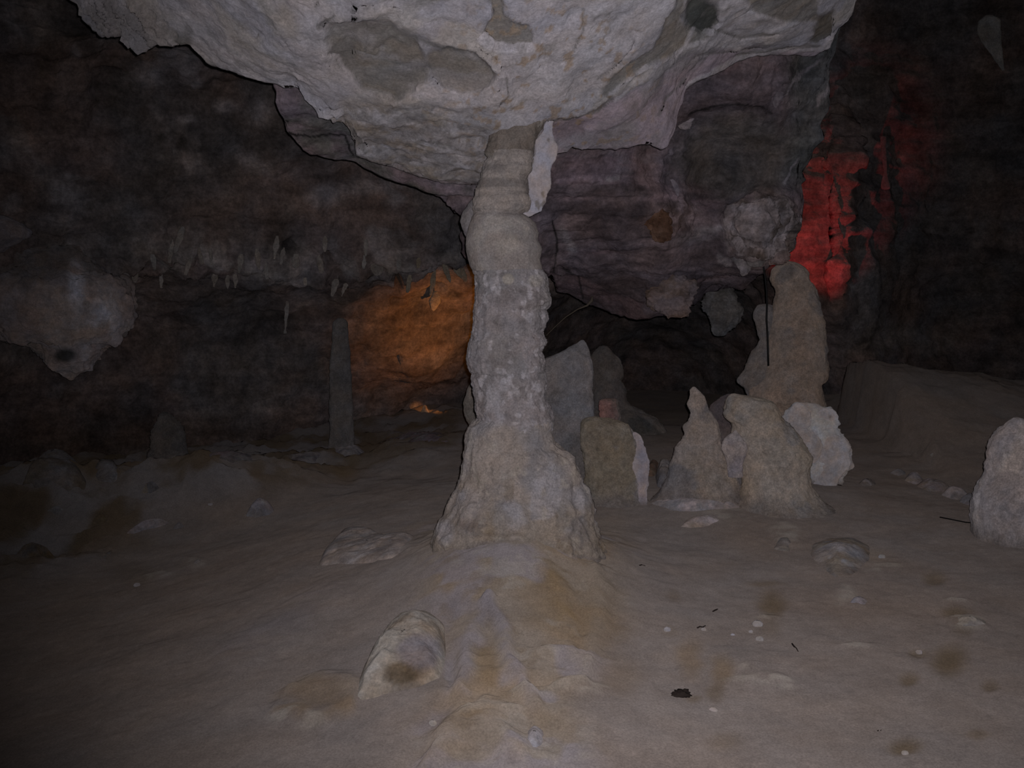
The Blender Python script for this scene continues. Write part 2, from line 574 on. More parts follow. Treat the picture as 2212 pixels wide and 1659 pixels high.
# ------------------------------------------------------------------ FLOOR
def build_floor():
    R, C = 520, 620
    # rows spaced like evenly seen strips of ground
    inv = np.linspace(1 / 0.9, 1 / 13.5, R) if False else None
    a = np.concatenate([np.linspace(0.6, 2.4, 40, endpoint=False), 1 / np.linspace(1 / 2.4, 1 / 16.0, R - 40)])
    u = np.linspace(-1, 1, C)
    Y = np.repeat(a[:, None], C, 1)
    X = u[None] * (1.6 + 0.66 * a[:, None])
    Z = floor_z(X, Y)
    p = np.stack([X, Y, np.zeros_like(X)], -1)
    # colour
    t = sstep(-0.4, 0.4, fbm(p, 0.9, 4, 21))
    col = mix(SILT, SILT * np.array([1.02, 0.97, 0.92]), t)
    px, py, D = project(np.stack([X, Y, Z], -1))
    front = D > 0.8
    wob = 16 * fbm(p, 6, 3, 31)
    # flowstone apron: tan and brown staining in front of the column
    ap = poly_mask(px + wob * 2, py + wob, [(925, 1150), (1330, 1150), (1360, 1330), (1300, 1400), (1240, 1520), (1280, 1700), (840, 1700), (930, 1560), (990, 1420), (930, 1300)], 70) * front
    apc = mix(TAN * 1.0, OCHRE * 1.35, 0.6 * sstep(-0.1, 0.45, fbm(p, 3.2, 4, 33)))
    apc = mix(apc, LILAC * 0.95, sstep(0.1, 0.35, fbm(p, 4.5, 3, 35)) * 0.8)
    apc = mix(apc, BROWN * 1.2, sstep(0.15, 0.45, fbm(p, 9, 4, 43, 0.65)) * 0.5)
    apc = mix(apc, CREAM * 0.95, sstep(0.18, 0.45, fbm(p, 8, 4, 45, 0.65)) * 0.5)
    col = mix(col, apc, ap * 0.8)
    stains = [(1290, 1330, 70, 90, OCHRE, .3), (1210, 1280, 60, 60, OCHRE, .35), (870, 1450, 40, 25, BROWN, .5),
              (2050, 1425, 46, 44, BROWN, .85), (1965, 1467, 26, 20, BROWN, .7), (1665, 1305, 38, 34, BROWN, .8),
              (1660, 1350, 30, 30, BROWN, .35), (1950, 1610, 46, 24, BROWN, .8), (2022, 1252, 28, 22, BROWN, .6),
              (2140, 1482, 24, 16, BROWN, .6), (1560, 1450, 32, 44, OCHRE, .55), (1490, 1420, 34, 54, OCHRE, .45),
              (1550, 1500, 26, 26, BROWN, .5), (1985, 1412, 24, 14, BROWN, .6), (2070, 1325, 40, 16, BROWN, .7),
              (1570, 1605, 50, 24, BROWN, .35), (1460, 1290, 20, 16, BROWN, .3), (1655, 1262, 50, 8, BROWN, .5),
              (1500, 1510, 24, 10, BROWN, .5), (2115, 1590, 30, 14, BROWN, .5), (1445, 1365, 22, 14, BROWN, .3),
              (680, 1500, 90, 40, OCHRE, .5), (740, 1010, 40, 36, OCHRE, .7), (290, 1240, 60, 30, BROWN, .35),
              (150, 1180, 60, 40, BROWN, .3), (300, 1170, 50, 26, BROWN, .3), (60, 1080, 50, 40, BROWN, .2),
              (1340, 1460, 60, 50, OCHRE, .3), (1870, 1200, 60, 24, TAN, .5), (2075, 1355, 34, 16, BROWN, .5)]
    dz = np.zeros_like(Z)
    for (sx, sy, rx, ry, c, s) in stains:
        q = np.hypot((px + wob - sx) / rx, (py + 0.6 * wob - sy) / ry)
        m = sstep(1.25, 0.25, q) * front
        col = mix(col, c, m * s)
        if c is BROWN and s > 0.5:
            dz -= 0.012 * sstep(1.1, 0.1, q) * front
    # ribs and steps of flowstone running forward from the column
    ribs = [([(1050, 1312), (1018, 1370), (1008, 1450), (1000, 1500)], 26, 0.030, LILAC * 0.85, .7),
            ([(1050, 1312), (1085, 1370), (1106, 1440), (1150, 1530)], 24, 0.030, LILAC * 0.85, .7),
            ([(1290, 1250), (1300, 1330), (1280, 1400)], 30, 0.025, TAN * 0.95, .6),
            ([(1110, 1495), (1180, 1488), (1262, 1478), (1270, 1440)], 16, 0.018, CREAM * 0.9, .6),
            ([(1160, 1430), (1220, 1405), (1265, 1440)], 26, 0.020, TAN * 1.05, .5),
            ([(960, 1530), (900, 1600), (860, 1680)], 34, -0.022, LILAC * 0.8, .6),
            ([(1180, 1230), (1215, 1290), (1225, 1350)], 34, 0.02, OCHRE * 1.35, .6),
            ([(985, 1300), (965, 1380), (975, 1470)], 20, -0.02, LILAC * 0.75, .6),
            ([(640, 1500), (700, 1480), (760, 1490)], 40, 0.03, TAN * 0.95, .6),
            ([(610, 1540), (680, 1545), (750, 1530)], 26, 0.02, OCHRE * 1.2, .5),
            ([(920, 1640), (980, 1590), (1060, 1580), (1110, 1620)], 46, 0.035, OCHRE * 1.25, .5),
            ([(1000, 1560), (1060, 1530), (1110, 1545)], 22, 0.02, CREAM * 0.85, .5),
            ([(500, 1420), (600, 1360), (720, 1290)], 60, 0.02, LILAC * 0.8, .25)]
    for (pl, wd, A, cc, st) in ribs:
        q = line_dist(px + 1.3 * wob, py + wob, pl) / wd
        m = sstep(1.1, 0.1, q) * front
        dz += A * m
        col = mix(col, cc, m * st * sstep(-0.45, 0.2, fbm(p, 7, 3, 37)))
    col = mix(col, OCHRE * 1.2, sstep(1.1, 0.3, np.hypot((px + wob - 1055) / 34, (py + wob - 1440) / 60)) * front * 0.6)
    dz += ap * (0.022 * ridged(p, 4.0, 4, 39) + 0.008 * ridged(p, 13.0, 3, 40))
    # pale crust flakes
    crust = [(1640, 1470, 90, 14), (1700, 1480, 30, 16), (2090, 1345, 50, 16), (1850, 1395, 60, 8), (1630, 1440, 40, 10), (2080, 1300, 30, 6),
             (1920, 1230, 50, 16), (1830, 1290, 40, 26), (650, 1560, 60, 20), (340, 1240, 40, 10), (420, 1215, 26, 10),
             (1560, 1110, 60, 20), (1700, 1150, 40, 20), (1710, 1170, 30, 16), (860, 1180, 40, 14), (1260, 1490, 70, 16), (1650, 1330, 30, 14)]
    for (sx, sy, rx, ry) in crust:
        q = np.hypot((px + 2 * wob - sx) / rx, (py + 0.8 * wob - sy) / ry)
        m = sstep(1.2, 0.4, q) * front
        col = mix(col, CREAM * 0.95, m * 0.55 * sstep(-0.25, 0.25, fbm(p, 14, 3, 41)))
        dz += 0.010 * m
    # darker stony ground along the left bank
    bank = sstep(0.05, 0.2, np.maximum(0, floor_base(X, Y))) * sstep(-1.2, -2.0, X) + 0.0
    bk = poly_mask(px + wob * 2, py + wob, [(-300, 960), (330, 960), (800, 900), (1000, 870), (1005, 960), (700, 1030), (430, 1080), (330, 1130), (220, 1210), (-300, 1300)], 40) * front
    col = mix(col, mix(GREY * 0.9, BROWN * 0.9, sstep(-0.2, 0.3, fbm(p, 3, 4, 51))), bk * 0.8)
    dz += bk * (0.07 * ridged(p, 2.6, 4, 55) + 0.04 * ridged(p, 8.0, 3, 57))
    ter = sstep(2.3, 2.7, X - 0.06 * Y) * sstep(6.6, 8.0, Y)
    dz += ter * (0.05 * ridged(p, 1.8, 4, 58) + 0.02 * ridged(p, 6, 3, 59))
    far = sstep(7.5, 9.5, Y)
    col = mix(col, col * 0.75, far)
    Z = Z + dz + 0.004 * fbm(p, 22, 3, 61)
    V = np.stack([X, Y, Z], -1)
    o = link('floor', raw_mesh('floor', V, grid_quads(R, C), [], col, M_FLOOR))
    tag(o, 'brownish silt floor of the cave', None, None, 'structure')


# ------------------------------------------------------------------ CEILING
CEIL_LIP = [(-700, -420), (-200, -200), (100, -40), (165, 8), (190, 45), (215, 72), (240, 70), (262, 62), (280, 88), (305, 97), (325, 80), (350, 78), (365, 90), (378, 78), (405, 88),
            (418, 108), (448, 135), (500, 148), (560, 168), (592, 176), (610, 186), (640, 186), (660, 215), (690, 243), (718, 256), (738, 258),
            (758, 285), (772, 335), (800, 345), (850, 362), (900, 376), (960, 391), (1030, 396), (1100, 385), (1180, 345), (1205, 325), (1222, 321),
            (1236, 309), (1262, 316), (1330, 321), (1380, 311), (1405, 309), (1430, 318), (1440, 315), (1455, 290), (1466, 240),
            (1486, 190), (1522, 164), (1560, 148), (1595, 128), (1640, 113), (1700, 112), (1760, 118), (1792, 100), (1806, 62), (1826, 44), (1840, 30), (1846, 0),
            (1870, -60), (1960, -180), (2400, -420), (2900, -600)]
CEIL_D = RBF([(-700, -420, 4.6), (-200, -200, 4.7), (165, 8, 4.9), (300, 97, 4.75), (420, 108, 4.55), (592, 176, 4.55), (720, 256, 4.65), (772, 335, 5.0),
              (900, 376, 5.2), (1030, 396, 5.3), (1100, 290, 4.62), (1205, 325, 5.0), (1300, 320, 5.1), (1430, 315, 5.15), (1466, 240, 5.2), (1486, 190, 5.2),
              (1595, 128, 5.4), (1700, 112, 5.5), (1806, 62, 5.5), (1846, 0, 5.3), (1000, 240, 4.45), (1000, 100, 4.0), (1000, 0, 3.7), (1000, -200, 3.0),
              (600, 100, 4.1), (600, 0, 3.8), (400, 0, 4.2), (1300, 250, 4.75), (1300, 100, 4.15), (1300, 0, 3.8), (1500, 100, 4.7), (1500, 0, 4.2), (1700, 50, 5.0), (1700, 0, 4.7),
              (300, -250, 3.4), (700, -250, 3.0), (1300, -250, 3.1), (1700, -250, 3.6), (2100, -320, 4.0),
              (1000, -900, 1.9), (200, -900, 2.1), (1800, -900, 2.1), (-700, -900, 2.6), (2900, -900, 2.8), (2900, -600, 4.2)], 1e-3)
PIT_L = [(711, 60), (747, 50), (794, 47), (844, 47), (871, 67), (895, 80), (915, 110), (925, 141), (931, 164), (895, 194), (858, 214), (834, 204), (791, 187), (761, 167), (741, 134), (711, 114)]
PIT_R = [(931, 110), (978, 97), (1028, 110), (1058, 141), (1069, 161), (1055, 187), (1028, 201), (995, 201), (961, 191), (951, 174), (931, 161), (921, 141)]
PIT_T = [(1038, 57), (1062, 20), (1055, -30), (1089, -30), (1089, 30), (1112, 43), (1149, 50), (1159, 67), (1149, 97), (1112, 97), (1072, 94), (1038, 74)]
RIM = [(690, 62), (708, 45), (757, 23), (794, 23), (861, 17), (895, 60), (928, 67), (961, 94), (1028, 114), (1055, 134), (1095, 174), (1095, 207), (1060, 222), (960, 222), (858, 222)]
BAND = [(1463, -20), (1478, 6), (1475, 47), (1542, 79), (1504, 89), (1478, 104), (1421, 136), (1390, 152), (1352, 168), (1320, 218), (1301, 206), (1304, 190), (1327, 158), (1377, 127), (1412, 108), (1428, 63), (1444, 19)]
UPR = [(1602, -20), (1643, 28), (1694, 47), (1760, 47), (1763, 28), (1776, -20)]
UPR2 = [(1763, 32), (1801, 19), (1795, 70), (1763, 98), (1747, 92), (1755, 60)]
PINK = [(1172, 262), (1215, 258), (1290, 238), (1325, 215), (1400, 170), (1450, 130), (1500, 110), (1560, 105), (1640, 95), (1780, 105), (1800, 130), (1500, 210), (1470, 330), (1150, 350)]
BROWNP = [(1165, 270), (1200, 256), (1262, 258), (1262, 285), (1225, 292), (1205, 306), (1175, 300)]
ROUGH = [(700, 250), (800, 222), (960, 235), (1080, 260), (1060, 400), (900, 400), (760, 350)]
LOWB = [(770, 338), (850, 365), (940, 385), (1045, 392), (1045, 430), (900, 420), (780, 360)]


def build_ceiling():
    lip = np.array(CEIL_LIP, float)
    cx = np.concatenate([np.linspace(-700, 100, 40, endpoint=False), np.linspace(100, 1860, 560, endpoint=False), np.linspace(1860, 2900, 40)])
    ly = np.interp(cx, lip[:, 0], lip[:, 1])
    R1 = 250
    t = np.linspace(0, 1, R1) ** 1.35
    top = -900.0
    # underside rows from the lip up and over the viewer
    PY = ly[None] + (top - ly)[None] * t[:, None]
    PX = np.repeat(cx[None], R1, 0)
    D = CEIL_D(PX, PY)
    wb = np.stack([PX * 0.012, PY * 0.012, np.zeros_like(PX)], -1)
    wx = PX + 15 * fbm(wb, 1.6, 5, 71, 0.62); wy = PY + 13 * fbm(wb, 1.6, 5, 72, 0.62)
    masks = {k: poly_mask(wx, wy, v, f) for k, v, f in (('pl', PIT_L, 10), ('pr', PIT_R, 8), ('pt', PIT_T, 6), ('bd', BAND, 5), ('up', UPR, 6), ('u2', UPR2, 5), ('pk', PINK, 6), ('bp', BROWNP, 10), ('ro', ROUGH, 30), ('lb', LOWB, 6))}
    rim = line_dist(wx, wy, RIM)
    hole = sstep(46, 30, np.hypot((wx - 1516) / 0.95, wy - 33))
    # depth relief: hollows scooped into the roof, layered steps
    D = D + 0.10 * masks['pl'] + 0.09 * masks['pr'] + 0.05 * masks['pt'] + 0.05 * masks['bd'] + 0.16 * hole + 0.07 * masks['pk'] + 0.05 * masks['bp'] + 0.06 * masks['lb'] + 0.04 * masks['up'] + 0.05 * masks['u2']
    D = D - 0.035 * sstep(16, 4, rim)
    for (hx, hy, hr) in [(720, 130, 22), (620, 165, 26), (560, 60, 40), (1150, 200, 50), (1260, 190, 46), (760, 90, 30), (840, 110, 36), (1180, 130, 26), (1350, 60, 40), (1240, 30, 26), (1580, 80, 36)]:
        D = D + 0.035 * sstep(1.0, 0.5, np.hypot(wx - hx, wy - hy) / hr)
    veins = [([(1440, 150), (1462, 122), (1480, 100), (1496, 62)], 5, 'p'), ([(1318, 205), (1360, 172), (1395, 146)], 5, 'p'), ([(1332, 216), (1380, 178), (1425, 152)], 5, 'p'),
             ([(1486, 186), (1540, 152), (1595, 124), (1660, 106), (1780, 104), (1802, 70)], 7, 'p'), ([(700, 122), (728, 118), (742, 140), (762, 165)], 6, 'p'),
             ([(1072, 96), (1110, 104), (1150, 100)], 9, 'p'), ([(1040, 80), (1060, 95)], 7, 'p'), ([(958, 192), (1000, 205), (1050, 198), (1075, 168)], 8, 'p'), ([(931, 160), (950, 182)], 7, 'p'),
             ([(635, 185), (645, 165), (630, 148)], 4, 'p'), ([(1490, 270), (1470, 312)], 4, 'p'), ([(650, 220), (700, 244), (735, 240)], 8, 'p'), ([(770, 330), (790, 322), (770, 290)], 6, 'p'),
             ([(692, 60), (708, 45), (722, 34)], 7, 'd'), ([(788, 48), (792, 80), (788, 110)], 3, 'd'), ([(712, 112), (770, 112), (830, 130), (925, 150)], 3, 'd'), ([(900, 80), (940, 96), (1020, 112), (1062, 150)], 6, 'd'),
             ([(1260, 20), (1262, 70), (1240, 110)], 3, 'd'), ([(1590, 118), (1680, 104), (1768, 100)], 4, 'd'), ([(1095, 170), (1098, 208), (1080, 228)], 4, 'd'), ([(1500, 118), (1560, 112), (1640, 100)], 3, 'd'),
             ([(1170, 262), (1215, 258), (1290, 238), (1325, 215)], 4, 'd'), ([(1380, 60), (1340, 130), (1290, 170)], 3, 'd'), ([(760, 280), (772, 300), (790, 330)], 6, 'd'), ([(1530, 60), (1600, 80), (1680, 70)], 4, 'd'), ([(1420, 250), (1440, 210), (1480, 170)], 4, 'd'), ([(690, 4), (682, 14)], 3, 'd'), ([(560, 65), (556, 82)], 2, 'd'), ([(620, 90), (630, 110)], 2, 'd')]
    vp = np.zeros_like(D); vd = np.zeros_like(D)
    for pl, wd, kd in veins:
        m = sstep(1.3, 0.3, line_dist(PX + 0.35 * (wx - PX), PY + 0.35 * (wy - PY), pl) / wd)
        if kd == 'p':
            vp = np.maximum(vp, m)
        else:
            vd = np.maximum(vd, m)
    D = D - 0.02 * vp + 0.03 * vd
    V = P(PX, PY, D)
    # back side: behind the lip the rock rolls up and away
    back = []
    for a, b in ((0.03, -0.004), (0.07, 0.01), (0.12, 0.05), (0.2, 0.16), (0.3, 0.4), (0.4, 0.8), (0.5, 1.3)):
        back.append(V[0] + np.array([0, a, b]))
    V = np.concatenate([np.stack(back[::-1]), V], 0)
    nb = len(back)
    N = grid_normals(V)
    N = N * np.sign((N[nb + 40] @ np.array([0, -0.5, -1])).mean())
    ro = np.concatenate([np.zeros((nb, len(cx))), masks['ro']])
    pitm = np.concatenate([np.zeros((nb, len(cx))), np.maximum.reduce([masks['pl'], masks['pr'], masks['pt'], masks['bd']])])
    kx = np.concatenate([np.repeat(PX[:1], nb, 0), PX]); ky = np.concatenate([np.repeat(PY[:1], nb, 0), PY])
    kn = np.clip(sstep(75, 40, np.hypot((kx - 305) / 1.2, ky - 62)) + sstep(60, 30, np.hypot(kx - 215, ky - 35)) + sstep(34, 14, np.hypot((kx - 712) / 1.2, ky - 238)) + 0.6 * sstep(30, 10, np.hypot(kx - 390, ky - 80)), 0, 1)
    amp = (0.028 + 0.02 * ro) * (1 - 0.6 * pitm)
    d = amp * fbm(V, 3.4, 5, 81, 0.55) + 0.010 * (1 - pitm) * ridged(V, 7.0, 4, 83) + 0.022 * ro * fbm(V, 7, 4, 85, stretch=(1, 1, 4)) + 0.006 * ridged(V, 18, 3, 87) + kn * (0.03 * ridged(V, 11, 3, 89) + 0.02 * ridged(V, 28, 2, 88))
    fade = np.ones(V.shape[0]); fade[:nb] = 0.6
    V = V + N * (d * fade[:, None])[..., None]
    # colour
    c = mix(PALE, PALE * np.array([0.93, 0.95, 1.0]) * 0.9, sstep(-0.3, 0.3, fbm(V, 3.0, 4, 91)))
    c = mix(c, CREAM, 0.5 * sstep(0.05, 0.4, fbm(V, 4.2, 4, 93)))
    z = lambda m: np.concatenate([np.repeat(m[:1], nb, 0), m])
    g = mix(GGREY, GGREY * np.array([1.1, 1.02, 0.92]), sstep(-0.2, 0.3, fbm(V, 6, 3, 95)))
    rough_c = mix(GREY * 0.92, TAN * 0.85, sstep(-0.2, 0.35, fbm(V, 9, 4, 97, stretch=(1, 1, 3))))
    rough_c = mix(rough_c, PALE * 0.95, sstep(0.15, 0.4, fbm(V, 11, 3, 99)))
    c = mix(c, rough_c, z(masks['ro']) * 0.8)
    pk = mix(LILAC * np.array([1.05, .95, 1.02]), LILAC * 0.8, sstep(-0.2, 0.3, fbm(V, 5, 4, 101)))
    c = mix(c, pk, z(masks['pk']) * 0.85)
    for k in ('pl', 'pr', 'pt'):
        c = mix(c, g, z(masks[k]) * 0.92)
    for k in ('bd', 'up'):
        c = mix(c, g * 1.05, z(masks[k]) * 0.9)
    c = mix(c, g * 0.75, z(masks['u2']))
    c = mix(c, PURP * 1.1, z(masks['bp']) * 0.9)
    c = mix(c, PURP * 1.25, z(masks['lb']) * 0.8)
    c = mix(c, np.array([0.10, 0.105, 0.10]), z(hole))
    c = mix(c, PALE * 1.12, z(vp) * 0.75)
    c = mix(c, GGREY * 0.85, z(vd) * 0.7)
    pale_in = sstep(0.22, 0.4, fbm(V, 5, 3, 103)) * z(np.maximum(masks['pl'], masks['pr']))
    c = mix(c, GREY * 1.05, pale_in * 0.7)
    PX2 = np.concatenate([np.repeat(PX[:1], nb, 0), PX]); PY2 = np.concatenate([np.repeat(PY[:1], nb, 0), PY])
    # ochre specks where drips dried
    sp = sstep(0.34, 0.44, fbm(V, 23, 2, 105)) * sstep(300, 100, np.hypot((PX2 - 1180) * 0.9, PY2 - 190)) * (1 - z(np.maximum(masks['pl'], masks['pr'])))
    c = mix(c, np.array([0.38, 0.28, 0.19]), sp * 0.7)
    fs = fbm(V, 26, 3, 107, 0.6, stretch=(1, 1, 2.2))
    c = mix(c, np.array([0.19, 0.18, 0.18]), z(masks['ro']) * sstep(0.15, 0.45, fs) * 0.7)
    c = mix(c, PALE * 1.1, z(masks['ro']) * sstep(-0.2, -0.45, fs) * 0.6)
    c = mix(c, GGREY, sstep(0.25, 0.5, fbm(V, 9, 4, 109, 0.62)) * 0.45)
    knobs = sstep(70, 30, np.hypot((PX2 - 300) / 1.5, PY2 - 60)) + sstep(60, 20, np.hypot(PX2 - 230, PY2 - 40))
    c = mix(c, GREY, np.clip(knobs, 0, 1) * 0.7)
    c = mix(c, GGREY, sstep(24, 10, np.hypot((PX2 - 400), PY2 - 82)) * 0.8)
    c = mix(c, np.array([0.33, .31, .33]), sstep(200, 100, PX2) * 0.8)
    o = link('ceiling', raw_mesh('ceiling', V, grid_quads(*V.shape[:2]), [], c, M_CEIL))
    tag(o, 'pale crusted limestone ceiling with grey scooped hollows', None, None, 'structure')


# ------------------------------------------------------------------ BACK WALL
def wall_points():
    rows = {-420: [6.0, 6.6, 7.0, 7.4, 7.8, 8.2, 8.6, 8.8, 8.8, 8.8, 8.6, 8.0],
            0: [6.6, 7.6, 8.0, 8.4, 8.8, 9.2, 9.8, 10.0, 10.6, 10.6, 10.2, 9.0],
            200: [6.5, 7.5, 7.6, 7.7, 8.4, 9.2, 10.0, 10.4, 10.6, 10.8, 10.4, 9.2],
            400: [6.4, 7.2, 7.6, 8.0, 8.4, 9.2, 10.2, 10.6, 10.2, 11.0, 10.6, 9.2],
            545: [6.4, 7.2, 7.6, 8.1, 8.6, 9.2, 10.6, 10.8, 10.2, 10.8, 10.4, 9.2],
            590: [6.6, 7.4, 7.9, 8.4, 8.9, 9.6, 10.8, 10.8, 10.2, 11.0, 10.6, 9.4],
            650: [7.0, 8.0, 8.8, 9.2, 9.7, 10.4, 12.6, 12.4, 10.2, 11.2, 11.0, 9.8],
            790: [7.0, 7.9, 8.7, 9.4, 9.8, 11.2, 14.2, 13.4, 10.8, 11.2, 11.0, 10.0],
            860: [7.2, 8.2, 9.0, 9.6, 11.0, 12.2, 14.4, 13.6, 11.0, 11.0, 10.8, 10.0],
            1000: [7.2, 8.2, 9.0, 9.6, 11.0, 12.2, 14.4, 13.6, 11.0, 11.0, 10.8, 10.0],
            1200: [7.2, 8.2, 9.0, 9.6, 11.0, 12.2, 14.4, 13.6, 11.0, 11.0, 10.8, 10.0]}
    cols = [-500, 0, 300, 600, 900, 1100, 1300, 1600, 1800, 2000, 2212, 2700]
    return [(x, y, d) for y, r in rows.items() for x, d in zip(cols, r)]


WALL_D = RBF(wall_points(), 2e-2)


def build_wall():
    C, R = 620, 380
    px = np.linspace(-650, 2850, C)
    py = np.linspace(-500, 1180, R)
    PX, PY = np.meshgrid(px, py)
    D = WALL_D(PX, PY)
    # slab of rock standing proud where the red lamp shines, the edge dropping back to its right
    wob = 14 * fbm(np.stack([PY * 0.02, PX * 0.004, PX * 0], -1), 1, 3, 205)
    e = 1852 + wob + 0.06 * (400 - PY)
    prow = sstep(e + 8, e - 8, PX) * sstep(1600, 1700, PX) * sstep(180, 330, PY) * sstep(760, 640, PY)
    D = D - 0.45 * prow
    e2 = 1790 + 0.7 * wob - 0.03 * (PY - 400)
    D = D + 0.30 * sstep(e2 + 8, e2 - 8, PX) * prow
    # terrace front at the right
    V = P(PX, PY, D)
    N = grid_normals(V)
    N = N * np.sign((N[R // 2] @ np.array([0, -1, 0])).mean())
    d = 0.24 * fbm(V, 0.9, 5, 201, 0.55) + 0.10 * ridged(V, 2.0, 4, 203) + 0.07 * fbm(V, 1.6, 4, 207, stretch=(0.5, 0.5, 4.5))
    lower = sstep(560, 640, PY)
    d = d * (1 - 0.35 * lower) + 0.03 * ridged(V, 7, 3, 221)
    # knobbly brow where little stalactites hang
    brow = np.exp(-((PY - 562 - 12 * np.sin(PX * 0.011)) / 34) ** 2) * sstep(1060, 960, PX)
    d = d + brow * (0.10 + 0.10 * ridged(V, 5.5, 3, 209))
    V = V + N * d[..., None]
    c = mix(DARK, DARK * np.array([1.2, 1.02, 0.95]), sstep(-0.3, 0.3, fbm(V, 1.3, 4, 211)))
    c = mix(c, DARK * 0.62, sstep(0.0, 0.45, fbm(V, 0.8, 4, 213)) * 0.8)
    pale = sstep(0.18, 0.42, fbm(V, 2.6, 4, 215)) * sstep(620, 520, PY) * sstep(1150, 1000, PX)
    c = mix(c, np.array([0.33, 0.295, 0.295]), pale * 0.8)
    c = mix(c, np.array([0.36, 0.33, 0.32]), np.clip(brow * sstep(-0.15, 0.25, fbm(V, 6, 3, 217)), 0, 1) * 0.9)
    spots = [(490, 240, 34, 22), (400, 258, 24, 12), (560, 250, 36, 30), (545, 350, 40, 26), (700, 420, 60, 30), (180, 140, 12, 14), (390, 130, 42, 26),
             (330, 180, 40, 30), (960, 580, 50, 18), (640, 585, 40, 22), (780, 400, 60, 30), (30, 440, 30, 30), (430, 190, 14, 24)]
    for (sx, sy, rx, ry) in spots:
        q = np.hypot((PX + wob - sx) / rx, (PY + wob * 0.7 - sy) / ry)
        m = sstep(1.15, 0.3, q)
        c = mix(c, np.array([0.40, 0.36, 0.37]), m * 0.65)
    for (sx, sy, rx, ry) in [(626, 535, 16, 10), (706, 552, 9, 12), (425, 548, 8, 6), (860, 600, 10, 22), (940, 625, 24, 8), (858, 760, 6, 10)]:
        q = np.hypot((PX + 0.4 * wob - sx) / rx, (PY + 0.4 * wob - sy) / ry)
        V = V - N * (0.16 * sstep(1.2, 0.4, q))[..., None]
        c = mix(c, DARK * 0.25, sstep(1.2, 0.5, q) * 0.9)
    for (sx, sy, rx, ry) in [(670, 560, 40, 14), (820, 572, 26, 12), (560, 556, 30, 12), (930, 560, 40, 12), (480, 555, 24, 14)]:
        q = np.hypot((PX + wob - sx) / rx, (PY + wob * .7 - sy) / ry)
        c = mix(c, np.array([0.46, 0.41, 0.42]), sstep(1.2, 0.3, q) * 0.7)
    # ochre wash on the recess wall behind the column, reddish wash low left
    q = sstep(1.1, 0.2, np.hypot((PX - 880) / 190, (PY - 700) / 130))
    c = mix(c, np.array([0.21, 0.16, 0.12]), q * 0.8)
    c = mix(c, np.array([0.15, 0.105, 0.085]), sstep(880, 950, PY) * 0.7)
    q = prow * sstep(1640, 1720, PX)
    c = mix(c, np.array([0.26, 0.19, 0.17]), q)
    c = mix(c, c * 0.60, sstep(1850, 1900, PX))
    q = np.exp(-((PY - 500 + 0.02 * (PX - 2000)) / 22) ** 2) * sstep(1980, 2060, PX)
    c = mix(c, np.array([0.22, 0.20, 0.20]), np.clip(q * (0.5 + 1.2 * fbm(V, 5, 3, 219)), 0, 1) * 0.8)
    q = poly_mask(PX + wob, PY + wob, [(1810, 720), (1900, 690), (2060, 715), (2050, 770), (1990, 780), (1960, 750), (1830, 760)], 14)
    c = mix(c, np.array([0.19, 0.17, 0.16]), q * 0.6)
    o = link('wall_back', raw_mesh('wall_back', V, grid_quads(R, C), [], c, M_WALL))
    tag(o, 'dark uneven rock wall at the back of the cave', None, None, 'structure')


# ------------------------------------------------------------------ HANGING LAYERS BEHIND THE CEILING
def hanging_sheet(name, lip, ctrl, top, colfn, mat, nc, nr, disp, roll=0.45, cxr=None, parent=None):
    lip = np.array(lip, float)
    cx = np.linspace(lip[0, 0], lip[-1, 0], nc)
    ly = np.interp(cx, lip[:, 0], lip[:, 1])
    t = np.linspace(0, 1, nr) ** 1.15
    tp = np.minimum(top, ly - 5)
    PY = ly[None] + (tp - ly)[None] * t[:, None]
    PX = np.repeat(cx[None], nr, 0)
    D = RBF(ctrl, 1e-3)(PX, PY)
    # roundness at the free edge
    V = P(PX, PY, D)
    V[:, :, 1] += (roll * 0.35 * np.clip(1 - t / 0.06, 0, 1) ** 2)[:, None]
    back = []
    for a, b in ((0.05, 0.0), (0.12, 0.02), (0.22, 0.08), (0.36, 0.25), (0.5, 0.6), (0.6, 1.1), (0.7, 1.8)):
        back.append(V[0] + roll * np.array([0, a * 2, b * 2]))
    V = np.concatenate([np.stack(back[::-1]), V], 0)
    nb = len(back)
    z = lambda m: np.concatenate([np.repeat(m[:1], nb, 0), m])
    PX, PY = z(PX), z(PY)
    N = grid_normals(V)
    N = N * np.sign((N[nb + nr // 3] @ np.array([0, -1, -0.4])).mean())
    fade = np.ones(V.shape[0]); fade[:nb] = 0.5
    V = V + N * (disp(V, PX, PY) * fade[:, None])[..., None]
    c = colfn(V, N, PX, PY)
    o = link(name, raw_mesh(name, V, grid_quads(*V.shape[:2]), [], c, mat), parent)
    return o


